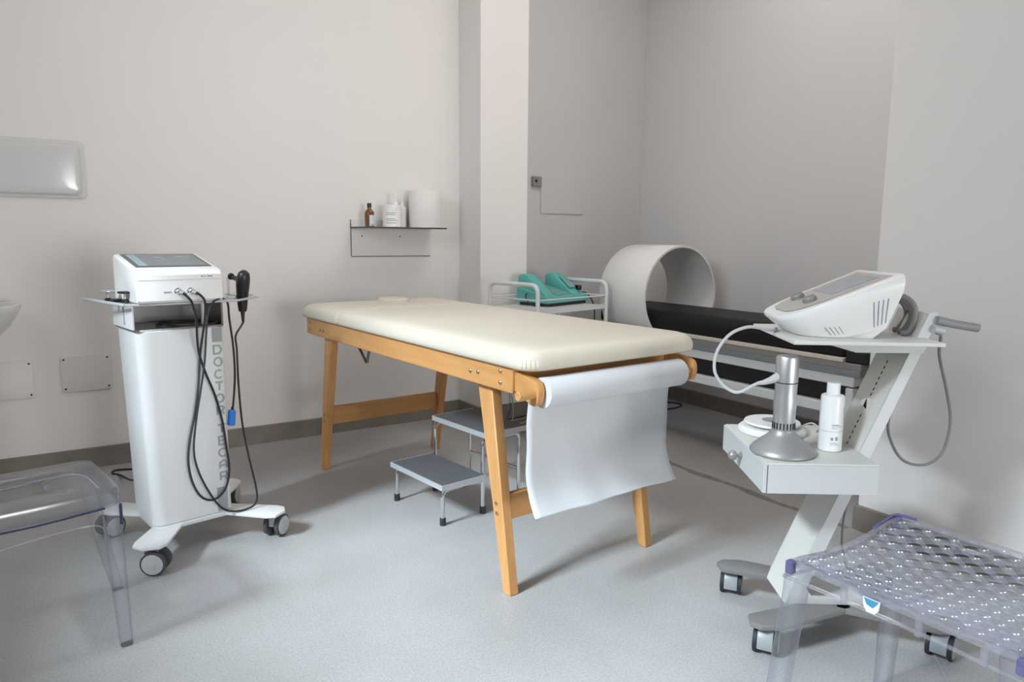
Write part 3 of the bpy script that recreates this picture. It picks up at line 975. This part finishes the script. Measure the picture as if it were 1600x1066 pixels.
tag(MB().tube(spline([tdw(.402, .07, .065), tdw(.425, .04, .062), tdw(.445, .01, .03), tdw(.455, -.012, -.03), tdw(.458, -.014, -.12), tdw(.45, -.012, -.25), tdw(.43, .0, -.40), tdw(.42, .02, -.476)], 6), .004, 8).build('device_cable', M['cable']), 'black cable hanging from the right side of the teal device', 'cable')
tag(MB().tube(spline([tdw(-.004, .16, .07), tdw(-.04, .14, .055), tdw(-.05, .10, .02), tdw(-.035, .07, .005), tdw(-.012, .06, .004)], 6), .004, 8).build('device_lead', M['cable']), 'short black lead curling from the left side of the teal device', 'cable')

# ------------------------------------------------------------------ magnet therapy couch with its ring
BD = thing('therapy_couch', 'low couch with black mattress and white tube frame along the grey wall', 'couch', (2.95, 1.72, 0))
BL = 1.84
for z in (.372, .510):
    for x in (.0, .44):
        MB().box((x + .02, BL / 2 + .03, z), (.04, BL - .06, .048), .004).build('frame_rail', M['white'], BD)
for y in (.08, BL - .10):
    MB().box((.24, y, .51), (.40, .04, .046), .004).build('cross_rail', M['white'], BD)
    for x in (.02, .46):
        MB().box((x, y, .24), (.038, .038, .48), .004).build('leg', M['white'], BD)
MB().span((.045, .07, .352), (.435, BL - .05, .532), .003).build('black_infill', M['black'], BD)  # plain black block filling the gap between the frame rails
MB().span((-.006, .03, .534), (.482, BL, .563), .002).build('panel', M['bluepanel'], BD)
MB().span((-.002, .03, .563), (.478, BL, .593), .002).build('panel', M['greypanel'], BD)
MB().span((-.006, .115, .593), (.482, BL, .611), .002).build('strip', M['striplight'], BD)
MB().span((.004, .006, .594), (.46, .112, .650), .006).build('end_block', M['black'], BD)
m = MB()
rings = []
for ins, z in ((.012, .6115), (.0, .620), (.0, .690), (.010, .712), (.030, .722), (.06, .724)):
    rings.append([Vector((p, q, z)) for p, q in rrect(.0165 + ins, .4565 - ins, .118 + ins, BL - ins, .03, 4)])
m.loft(rings)
m.build('mattress', M['blackvinyl'], BD, angle=60)
m = MB()
RC, RI, ZC = .302, .288, .797
y0, y1 = 1.34, 1.745
cx = .2365
A0 = math.asin((.6118 - ZC) / RI)
rings = []
for k in range(73):
    an = A0 + (PI - 2 * A0) * k / 72
    row = []
    for r, y in ((RC - .002, y0), (RC, y0 + .003), (RC, y1 - .003), (RC - .002, y1), (RI, y1), (RI, y0)):
        zz = max(.6118, ZC + r * math.sin(an))
        row.append(Vector((cx + r * math.cos(an), y, zz)))
    rings.append(row)
m.loft(rings)
ring = m.build('magnet_ring', M['case'], None, (2.95, 1.72, 0), angle=40)
tag(ring, 'large white therapy ring arching over the black couch mattress', 'therapy ring')
tag(MB().tube(spline([(3.30, 3.42, .005), (3.40, 3.36, .005), (3.52, 3.36, .005), (3.60, 3.42, .005), (3.55, 3.50, .005), (3.42, 3.50, .005), (3.30, 3.46, .005)], 6), .004, 6).build('floor_cable', M['cable']), 'thin black cable looped on the floor under the couch', 'cable')

# ------------------------------------------------------------------ right trolley
RY = R(-34.5)
RX, RYY = 1.8797, 1.156
RT = thing('ultrasound_trolley', 'white Z-shaped equipment trolley with drawer box before the right wall', 'medical trolley', (RX, RYY, 0), RY)


def rw(p):
    c, s = math.cos(RY), math.sin(RY)
    return (RX + p[0] * c - p[1] * s, RYY + p[0] * s + p[1] * c, p[2])


# four flat legs spreading from under the foot
for sx, sy in ((-1, -1), (-1, 1), (1, -1), (1, 1)):
    ex, ey = sx * .262, sy * .172
    poly = [(sx * -.02, sy * .02), (sx * -.02, sy * .095), (ex - sx * .055, ey + sy * .028), (ex + sx * .005, ey + sy * .030), (ex + sx * .028, ey + sy * .010), (ex + sx * .022, ey - sy * .032)]
    if sx * sy < 0:
        poly.reverse()
    MB().prism(poly, XY, .083, .099, .002).build('base_leg', M['legsteel'], RT)


def castor2(loc, rz):
    """twin wheels close under a rounded fender"""
    o = MB().lathe([(.008, .06), (.010, .062), (.010, .084)], n=12).build('castor', M['chrome'], RT, loc, rz=rz)
    for s in (-1, 1):
        prof = [(.028, -.006), (.036, -.005), (.036, .005), (.028, .006)]
        MB().lathe(prof, (.006, s * .027, .036), 28, Euler((PI / 2, 0, 0))).build('wheel', M['rubber'], o)
        MB().lathe([(.030, 0), (.027, .002), (.004, .003)], (.006, s * .033, .036), 24, Euler((-s * PI / 2, 0, 0))).build('hub', M['fendergrey'], o)
    pr = [(.006 + .0375 * math.cos(R(a)), .040 + .0385 * math.sin(R(a))) for a in range(-20, 201, 20)] + [(.006 - .034, .022), (.006 + .034, .022)]
    MB().prism(pr, XZ, -.0205, .0205, .002).build('fender', M['fendergrey'], o)
    return o


for x, y, a in ((-.244, .170, 70), (-.242, -.170, 66), (.232, -.170, 50), (.232, .170, 60)):
    castor2((x, y, 0), R(a))
# foot and slanted channel column (solid side flanges, recessed web)
def lean(z):
    return -.169 + .394 * z


HW = .082
for sg in (-1, 1):
    ya, yb = sorted((sg * HW, sg * (HW - .006)))
    pr = [(lean(.1295) - .034, .132), (lean(.10) - .032, .0995), (.062, .0995), (.062, .1175), (lean(.125) + .030, .1235), (lean(.15) + .004, .147), (lean(.93), .93), (lean(.945) - .012, .945), (lean(.945) - .034, .940)]
    MB().prism(pr, XZ, ya, yb, .001).build('column_flange', M['trolley'], RT)
hi = HW - .006


def wp(y, z, d):
    return Vector((lean(z) - .034 + d, y, z))


# web with its oval hand hole: an outer outline and a hole ring bridged on both faces
web = MB()
angs = sorted([R(a) for a in range(0, 360, 15)] + [math.atan2(sb * .060, sa * hi) % (2 * PI) for sa in (-1, 1) for sb in (-1, 1)])
hole, outer = [], []
for an in angs:
    cy, cz = math.cos(an), math.sin(an)
    rr = 1 / math.sqrt((cy / .034) ** 2 + (cz / .0155) ** 2)
    hole.append((cy * rr, .672 + cz * rr))
    k = min(hi / max(abs(cy), 1e-9), .060 / max(abs(cz), 1e-9))
    outer.append((cy * k, .672 + cz * k))
web.loft([[wp(y, z, d) for y, z in pts] for pts, d in ((outer, 0), (hole, 0), (hole, .005), (outer, .005), (outer, 0))], caps=False)
for z0, z1 in ((.1000, .612), (.732, .940)):
    web.hexa([wp(-hi, z0, 0), wp(hi, z0, 0), wp(hi, z0, .005), wp(-hi, z0, .005)], [wp(-hi, z1, 0), wp(hi, z1, 0), wp(hi, z1, .005), wp(-hi, z1, .005)])
web.build('column_web', M['warmwhite'], RT, angle=20)
for k in range(18):
    z = .520 + .0158 * k
    if .640 < z < .690:
        continue
    MB().hexa([wp(-.0024, z, -.0006), wp(.0024, z, -.0006), wp(.0024, z, .001), wp(-.0024, z, .001)], [wp(-.0024, z + .0085, -.0006), wp(.0024, z + .0085, -.0006), wp(.0024, z + .0085, .001), wp(-.0024, z + .0085, .001)]).build('slot', M['darkhole'], RT)
MB().span((lean(.10) - .028, -hi, .0995), (.06, hi, .106)).build('foot_plate', M['trolley'], RT)
MB().span((.056, -hi, .106), (.062, hi, .1175)).build('foot_lip', M['trolley'], RT)
# drawer box
bx0, bx1, by = -.285, .012, .200
bxm = MB()
bxm.span((bx0 + .012, -by, .471), (bx1, -by + .006, .548))
bxm.span((bx0 + .012, by - .006, .471), (bx1, by, .548))
bxm.span((bx0 + .012, -by + .006, .471), (bx1, by - .006, .477))
bxm.span((bx1 - .006, -by + .006, .477), (bx1, by - .006, .542))
bxm.build('drawer_box', M['trolley'], RT)
MB().span((bx0 + .006, -by, .548), (bx1, by, .553), .001).build('box_top', M['warmwhite'], RT)
dr = MB().span((bx0, -by, .471), (bx0 + .010, by, .551), .0015).build('drawer', M['trolley'], RT)
kn = MB().lathe([(.010, 0), (.011, .002), (.005, .006), (.005, .013), (.0115, .016), (.0145, .022), (.0145, .028), (.011, .034), (.004, .037)], (bx0, 0.0, .512), 20, Euler((0, -PI / 2, 0))).build('knob', M['satin'], dr)
# top shelf
tp = [(-.215, -.165), (.165, -.180), (.165, .190), (-.205, .215)]
MB().prism(tp, XY, .862, .873, .002).build('top_shelf', M['warmwhite'], RT)
# gusset below the shelf
for s in (-1, 1):
    ya, yb = sorted((s * .090, s * .084))
    MB().prism([(-.12, .862), (-.02, .832), (lean(.835), .832), (lean(.862), .862)], XZ, ya, yb).build('shelf_bracket', M['trolley'], RT)
MB().hexa([(-.12, -.084, .859), (-.02, -.084, .832), (-.02, .084, .832), (-.12, .084, .859)], [(-.12, -.084, .8618), (-.02, -.084, .835), (-.02, .084, .835), (-.12, .084, .8618)]).build('shelf_bracket', M['trolley'], RT)
# handle bar
MB().tube([(lean(.925) - .006, -.085, .922), (.235, -.085, .912), (.300, -.085, .902)], .0115, 16).build('handle', M['greyplastic'], RT)
MB().tube([(lean(.90) - .004, -.088, .899), (.208, -.088, .894)], .011, 12).build('cable_hook', M['hubgrey'], RT)

# console on the top shelf
UC = thing('ultrasound_console', 'white wedge-shaped console with two dials on the right trolley shelf', 'medical device', (RX, RYY, .8735), RY)
# plan outline: rounded nose towards -x
half = [(-.225, .045), (-.222, .070), (-.205, .100), (-.17, .122), (-.10, .135), (.07, .140)]
ring_xy = [(x, -y) for x, y in half] + [(x, y) for x, y in reversed(half)]


def zt(x):
    return .055 + (x + .225) * .40


m = MB()
rings = []
n = len(ring_xy)
for lvl in range(7):
    row = []
    for (x, y) in ring_xy:
        t_ = zt(x)
        if lvl == 0:
            xx = x * .80 + (.014 if x < 0 else -.02)
            p = (xx if x < .05 else .008, y * .82, 0.0)
        elif lvl == 1:
            xx = x * .83 + (.012 if x < 0 else 0)
            p = (xx if x < .05 else .040, y * .85, .004 + max(0, x) * .35)
        elif lvl == 2:
            p = (x * .985, y * .97, t_ * .72)
        elif lvl == 3:
            p = (x, y, t_ * .86)
        elif lvl == 4:
            p = (x * .995, y * .99, t_ * .95)
        elif lvl == 5:
            p = (x * .975, y * .955, t_ * .99)
        else:
            p = (x * .955, y * .92, t_ + .0005)
        row.append(Vector(p))
    rings.append(row)
m.loft(rings)
uc = m.build('case', M['case'], UC, angle=40)


def us(x, y, d):
    return Vector((x, y, zt(x) + d))


fp = [(-.200, -.030), (-.196, -.055), (-.170, -.082), (-.12, -.098), (.052, -.108), (.052, .100), (-.12, .092), (-.170, .080), (-.196, .055), (-.200, .030)]
m = MB()
m.loft([[us(x, y, -.001) for x, y in fp], [us(x, y, .0022) for x, y in fp]])
fpo = m.build('control_panel', M['taupe'], UC)
m = MB()
m.loft([[us(x, y, .002) for x, y in ((-.085, -.062), (.035, -.070), (.035, .072), (-.085, .070))], [us(x, y, .0034) for x, y in ((-.085, -.062), (.035, -.070), (.035, .072), (-.085, .070))]])
m.build('display', M['lcd'], fpo)
tl = Euler((0, -math.atan(.40), 0))
for y in (.045, -.045):
    k = MB().lathe([(.019, 0), (.0185, .010), (.016, .013), (.004, .0135)], us(-.135, y, .002), 22, tl).build('dial', M['satin'], fpo)
    MB().box(us(-.138, y, .0165), (.026, .005, .005), .001, tl).build('dial_grip', M['satin'], k)
g = MB()
for (u0, v0, u1, v1) in ((-.185, -.02, -.180, .02), (-.11, -.02, -.108, .02), (-.095, -.03, -.092, -.005)):
    g.loft([[us(x, y, .0015) for x, y in ((u0, v0), (u1, v0), (u1, v1), (u0, v1))], [us(x, y, .0026) for x, y in ((u0, v0), (u1, v0), (u1, v1), (u0, v1))]])
g.build('panel_print', M['hubgrey'], fpo)
# vent slots on the near side
m = MB()


def side(x, f):
    """point on the near side wall, f from the bottom edge to the shoulder"""
    yo = .135 + (x + .10) * .005 / .17 if x > -.10 else .122 + (x + .17) * .013 / .07
    q = max(0, (x + .10) / .17)
    p1 = Vector((x * .83 + .012 if x < -.10 else -.071 + .111 * q, -yo * .85, .004 + .0245 * q))
    p2 = Vector((x * .985, -yo * .97, zt(x) * .72))
    return p1 + (p2 - p1) * f + Vector((0, -.0008, 0))


for xs, f0, f1 in ((.004, .12, .95), (-.138, .06, .40)):
    for k in range(4):
        x = xs + k * .0125
        a, b = side(x + .016 * (f1 - f0), f0 + .02 * k), side(x - .010 * (f1 - f0), f1)
        MB().hexa([a, a + Vector((.0026, 0, 0)), a + Vector((.0026, .002, 0)), a + Vector((0, .002, 0))], [b, b + Vector((.0026, 0, 0)), b + Vector((.0026, .002, 0)), b + Vector((0, .002, 0))]).build('vent_slot', M['midgrey'], UC)
MB().box((.074, .02, .085), (.020, .13, .05), .004).build('rear_panel', M['midgrey'], UC)
for k, y in enumerate((-.04, .0, .04)):
    MB().tube([(.070, y, .105), (.100, y, .108)], [.011, .009], 12).build('rear_plug', M['blue'] if k == 0 else M['greyplastic'], UC)
pc = thing('plug_cables', 'bundle of grey cables arching from the back of the wedge console', 'cable', (RX, RYY, .8735), RY)
for y, q in ((-.04, .0), (.0, .012), (.04, .02)):
    MB().tube(spline([(.100, y, .108), (.120, y - .005, .106), (.142 + q * .6, y - .012, .085), (.146 + q, y - .015, .050), (.136 + q * .6, y - .01, .012), (.120 + q, y, .0065)], 5), .008, 8).build('lead', M['grey_cable'], pc)

# things on the drawer box
ZD = .5535
HP = thing('handpiece', 'silver cylindrical handpiece standing upright in its cone stand on the drawer box', 'handpiece', rw((-.205, -.100, ZD)), RY)
MB().lathe([(.083, 0), (.086, .003), (.086, .007), (.078, .018), (.060, .034), (.042, .048), (.033, .058), (.031, .066)], n=48).build('cone_stand', M['satin'], HP, angle=45)
MB().lathe([(.0275, .062), (.029, .066), (.029, .120), (.0305, .140), (.0285, .160), (.029, .185), (.030, .196), (.030, .262), (.028, .268), (.024, .270)], n=36).build('body', M['alu'], HP, angle=30)
MB().lathe([(.0306, .196), (.0306, .1985)], n=36).build('groove', M['darkhole'], HP)
m = MB()
for k in range(20):
    a = 2 * PI * k / 20
    m.box((.0292 * math.cos(a), .0292 * math.sin(a), .078), (.0022, .0035, .017), 0, Euler((0, 0, a)))
m.build('cooling_slots', M['darkhole'], HP)
MB().tube([(-.024, -.004, .212), (-.042, -.006, .203), (-.062, -.006, .196), (-.080, -.006, .193)], [.013, .010, .007, .005], 12).build('cable_boot', M['lightcable'], HP)
hc = [(-.284, -.106, ZD + .1935), (-.30, -.105, .738), (-.325, -.10, .722), (-.345, -.09, .720), (-.372, -.08, .738), (-.392, -.07, .775), (-.385, -.06, .826), (-.350, -.05, .872), (-.300, -.04, .892), (-.250, -.02, .886), (-.215, .0, .8790), (-.19, .05, .8785)]
tag(MB().tube(spline([rw(p) for p in hc], 6), .0045, 8).build('handpiece_cable', M['lightcable']), 'light grey cable arching from the console shelf to the silver handpiece', 'cable')
DS = thing('dish_stand', 'round white dish with a raised disc behind the silver handpiece', 'stand', rw((-.163, .115, ZD)), RY)
MB().lathe([(.094, 0), (.098, .003), (.098, .012), (.090, .019), (.060, .021)], n=44).build('dish', M['case'], DS)
MB().lathe([(.040, .020), (.078, .026), (.082, .030), (.080, .034), (.022, .036)], n=44).build('disc', M['case'], DS)
MB().lathe([(.030, .0355), (.030, .037), (.026, .0372)], n=24).build('centre_pad', M['midgrey'], DS)
SB = thing('spray_bottle', 'slim white printed bottle with cap on the drawer box', 'bottle', rw((-.0626, -.066, ZD)), RY)
MB().lathe([(.028, 0), (.031, .003), (.031, .150), (.029, .156), (.020, .160)], n=32).build('body', M['bottlewhite'], SB)
MB().lathe([(.0315, .058), (.0315, .0592)], n=32).build('seam', M['hubgrey'], SB)
MB().lathe([(.0175, .157), (.0175, .188), (.016, .191)], n=24).build('cap', M['bottlewhite'], SB)
m = MB()


def arcq(z0, z1, a0, a1, r=.0314):
    m.loft([[Vector((r * math.cos(R(a0 + (a1 - a0) * k / 4)), r * math.sin(R(a0 + (a1 - a0) * k / 4)), z)) for k in range(5)] for z in (z0, z1)], caps=False, closed=False)


for z0, z1, a0, a1 in ((.076, .0785, -108, -72), (.072, .0733, -108, -50), (.067, .0683, -108, -78), (.034, .042, -110, -98), (.034, .044, -88, -76), (.026, .0275, -112, -78), (.021, .0222, -112, -60)):
    arcq(z0, z1, a0, a1)
for k in range(5):
    arcq(.118 - k * .008, .123 - k * .008, -40, -30)
m.build('print', M['midgrey'], SB)
tag(MB().tube(spline([rw((-.072, .145, ZD + .004)), rw((-.045, .172, ZD + .006)), rw((-.02, .168, ZD + .014)), rw((-.012, .140, ZD + .004)), rw((-.03, .115, ZD + .003))], 6), .003, 6).build('dish_cable', M['lightcable']), 'short pale cable curled behind the round dish', 'cable')
lp = [(.196, -.078, .886), (.235, -.03, .872), (.270, .03, .809), (.305, .04, .706), (.325, .04, .612), (.312, .04, .522), (.272, .04, .483), (.220, .04, .483), (.178, .03, .512), (.150, .03, .564), (.142, .03, .602), (.150, .035, .640)]
tag(MB().tube(spline([rw(p) for p in lp], 6), .0042, 8).build('mains_lead', M['grey_cable']), 'grey lead hanging in a wide loop from the right trolley handle', 'cable')
lp = [(.152, .03, .655), (.130, .03, .60), (.095, .03, .54), (.070, .03, .49), (.050, .03, .40), (.04, .04, .30), (.05, .05, .20), (.10, .08, .10), (.18, .10, .02), (.30, .13, .005), (.42, .20, .005)]
tag(MB().tube(spline([rw(p) for p in lp], 6), .0038, 8).build('trailing_lead', M['grey_cable']), 'grey lead running down behind the slanted trolley column to the floor', 'cable')


# ------------------------------------------------------------------ clear chairs
def chair_leg(parent, x, y, dx, dy, h, w0, w1, material):
    """angle-section leg: square, tapering to the foot"""
    m = MB()
    rings = []
    for z, w, t_ in ((h, w0, 0), (h * .85, w0 * .92, .12), (h * .4, (w0 + w1) / 2, .55), (0.012, w1, .99), (0, w1 * .96, 1)):
        cx, cy = x + dx * t_, y + dy * t_
        rings.append([Vector((cx + p, cy + q, z)) for p, q in rrect(-w / 2, w / 2, -w / 2, w / 2, w * .22, 3)])
    m.loft(rings)
    return m.build('leg', material, parent)


# left chair: plain clear seat
CL = thing('clear_chair', 'smooth clear plastic chair with plain seat at the left picture edge', 'chair', (.104, 2.15, 0), R(10))
x0, x1, y0, y1, zs = -.40, .012, -.012, .345, .452
m = MB()
nx, ny = 16, 12
rows = []


def seat_z(u, v):
    return zs - .012 * math.sin(PI * u) * (.4 + .6 * math.sin(PI * v)) + .004 * v


o_ = rrect(x0, x1, y0, y1, .045, 6)
cxm, cym = (x0 + x1) / 2, (y0 + y1) / 2
rings = []
for f, d in ((1.0, -.048), (1.0, -.010), (.985, -.003), (.95, 0), (.6, -.006), (.25, -.010)):
    row = []
    for p, q in o_:
        X = cxm + (p - cxm) * f
        Y = cym + (q - cym) * f
        sag = .006 * (1 - ((p - cxm) / ((x1 - x0) / 2)) ** 2) if f > .9 else 0
        row.append(Vector((X, Y, zs + d - sag)))
    rings.append(row)
m.loft(rings, caps=False)
seat = m.build('seat', M['clear_chair'], CL, angle=30)
seat.modifiers.new('thickness', 'SOLIDIFY').thickness = .005
# front skirt with a dark refracting lower edge
MB().tube(spline([(x0 + .03, y0 + .001, zs - .052), (cxm, y0 - .001, zs - .056), (x1 - .045, y0 + .001, zs - .050)], 6), .003, 6).build('skirt_edge', M['navyedge'], CL)
MB().tube(spline([(x0 + .06, y0 + .012, zs - .112), (cxm, y0 + .010, zs - .095), (x1 - .09, y0 + .012, zs - .093), (x1 - .05, y0 + .014, zs - .108), (x1 - .045, y0 + .015, zs - .15)], 6), .0022, 6).build('apron_edge', M['clear_rib'], CL)
MB().tube(spline([(x0 + .03, cym - .01, zs - .004), (cxm - .03, cym + .025, zs - .004), (cxm + .10, cym + .045, zs - .003), (x1 - .07, cym + .035, zs - .003), (x1 - .05, cym - .02, zs - .003), (x1 - .048, y0 + .04, zs - .003)], 6), .0016, 6).build('seat_line', M['clear_rib'], CL)
MB().span((x1 - .010, y0 - .001, zs - .105), (x1 - .003, y0 + .004, zs - .046), .001).build('corner_edge', M['navyedge'], CL)
for (lx, ly, dx, dy) in ((x1 - .026, y0 + .026, .008, -.03), (x1 - .026, y1 - .026, .075, .03), (x0 + .026, y0 + .026, -.01, -.03), (x0 + .026, y1 - .026, -.01, .0)):
    chair_leg(CL, lx, ly, dx, dy, zs - .012, .046, .031, M['clear_leg'])
m = MB()
m.loft([[Vector((x0 - .012 * t_ + ox, y, zs - .02 + .36 * t_)) for y, ox in ((y0 + .02, 0), (y1 - .02, 0), (y1 - .02, -.006), (y0 + .02, -.006))] for t_ in (0, .3, .6, .9, 1.0)])
m.build('backrest', M['clear_chair'], CL)

# right chair: perforated seat
CR = thing('perforated_chair', 'clear lavender plastic chair with perforated seat at the lower right', 'chair', (1.285, .90, 0), R(1.5))
SW, SD, SZ = .46, .455, .452


def rz(x, y):
    u = min(1, max(0, x / SW))
    v = min(1, max(0, -y / SD))
    return SZ - .026 * math.sin(PI * u) * (.35 + .65 * (1 - v)) - .016 * math.sin(PI * v) * math.sin(PI * u)


# wavy ribs that touch at their crests leave lens-shaped holes
nr = 21
lam = .062
for k in range(nr):
    x = .022 + (SW - .044) * k / (nr - 1)
    amp = (SW - .044) / (nr - 1) / 2 - .001
    sgn = 1 if k % 2 == 0 else -1
    rings = []
    N = 58
    for i in range(N + 1):
        y = -.014 - (SD - .028) * i / N
        ph = 2 * PI * (-y) / lam
        xx = x + sgn * amp * math.cos(ph)
        xx = min(SW - .008, max(.008, xx))
        z = rz(xx, y)
        w = .0038
        rings.append([Vector((xx - w, y, z - .002)), Vector((xx - .0006, y, z + .0025 + .001 * math.sin(2 * ph))), Vector((xx + w, y, z - .002)), Vector((xx + w * .6, y, z - .011)), Vector((xx - w * .6, y, z - .011))])
    MB().loft(rings).build('seat_rib', M['clear_rib'], CR, angle=50)
# seat rim
rim = [(x_, 0.0) for x_ in [SW * k / 10 for k in range(11)]] + [(SW, -SD * k / 10) for k in range(1, 11)] + [(SW - SW * k / 10, -SD) for k in range(1, 11)] + [(0, -SD + SD * k / 10) for k in range(1, 10)]
rp = []
for (x, y) in rim:
    # soften corners
    cx_, cy_ = x - SW / 2, y + SD / 2
    rp.append((x - .010 * (abs(cx_ * 2 / SW) ** 6) * (abs(cy_ * 2 / SD) ** 6) * (1 if cx_ > 0 else -1), y - .010 * (abs(cx_ * 2 / SW) ** 6) * (abs(cy_ * 2 / SD) ** 6) * (1 if cy_ > 0 else -1)))
rp.append(rp[0])
rings = []
for (x, y) in rp:
    z = rz(x, y) + .002
    cx_, cy_ = SW / 2 - x, -SD / 2 - y
    l = math.hypot(cx_, cy_)
    d = Vector((cx_ / l, cy_ / l, 0))
    b = Vector((x, y, z))
    rings.append([b, b + d * .018 + Vector((0, 0, .001)), b + d * .018 + Vector((0, 0, -.010)), b + Vector((0, 0, -.014))])
MB().loft(rings, caps=False).build('seat_rim', M['clear_rib'], CR, angle=50)
# apron: lower rail and little uprights along each side
for (ax, ay, bx, by_) in ((.0, .0, 0, -SD), (SW, 0, SW, -SD), (0, 0, SW, 0)):
    pts = []
    for k in range(9):
        t_ = k / 8
        x, y = ax + (bx - ax) * t_, ay + (by_ - ay) * t_
        pts.append(Vector((x, y, rz(x, y) - .040 + .006 * math.sin(PI * t_))))
    MB().tube(pts, .0042, 8).build('apron_rail', M['clear_rib'], CR)
    for t_ in (.30, .62, .86):
        x, y = ax + (bx - ax) * t_, ay + (by_ - ay) * t_
        MB().tube([(x, y, rz(x, y) - .008), (x, y, rz(x, y) - .040)], .007, 8).build('apron_post', M['clear_rib'], CR)
for (lx, ly, dx, dy) in ((.022, -.022, -.058, .02), (SW - .022, -.022, -.02, .0), (.022, -SD + .022, -.03, -.03), (SW - .022, -SD + .022, .03, -.03)):
    chair_leg(CR, lx, ly, dx, dy, SZ - .014, .046, .036, M['clear_leg'])
for (x, y) in ((.003, -.003), (SW - .004, -.003), (.003, -SD + .003)):
    MB().box((x + (.006 if x < .1 else -.006), y + (-.006 if y > -.1 else .006), SZ - .018), (.018, .018, .030), .003).build('corner_cap', M['violet'], CR)
MB().tube(spline([(SW * .78, .002, rz(SW * .78, 0) + .001), (SW * .9, .002, rz(SW * .9, 0) + .001), (SW - .012, -.006, SZ + .001), (SW, -.05, rz(SW, -.05) + .001)], 5), .0045, 6).build('corner_edge', M['violet'], CR)
bk = MB()
for s in (.03, SW - .03):
    bk.tube(spline([(s, -SD + .015, SZ - .01), (s, -SD - .03, .62), (s, -SD - .09, .86)], 5), .014, 8)
bk.tube([(.03, -SD - .09, .86), (SW - .03, -SD - .09, .86)], .014, 8)
bk.tube([(.03, -SD - .03, .63), (SW - .03, -SD - .03, .63)], .010, 8)
bk.build('backrest', M['clear_rib'], CR)
sk = MB()
sk.prism([(-.017, .012), (.017, .012), (.015, -.006), (.008, -.016), (-.008, -.016), (-.015, -.006)], YZ, -.0015, 0, 0)
so = sk.build('sticker', M['sticker'], CR, (-.0045, -.195, rz(0, -.195) - .018))
MB().prism([(-.015, .011), (.015, .011), (.009, -.001), (-.004, -.005)], YZ, -.0022, -.0015, 0).build('sticker_print', M['bluesticker'], so)
tag(MB().tube(spline([(1.70, .62, .0016), (1.857, .795, .0016), (1.96, .884, .0016), (2.04, .966, .0016), (2.12, 1.06, .0016)], 6), .0014, 5).build('thin_cable', M['lightcable']), 'thin pale cable lying on the floor under the perforated chair', 'cable')
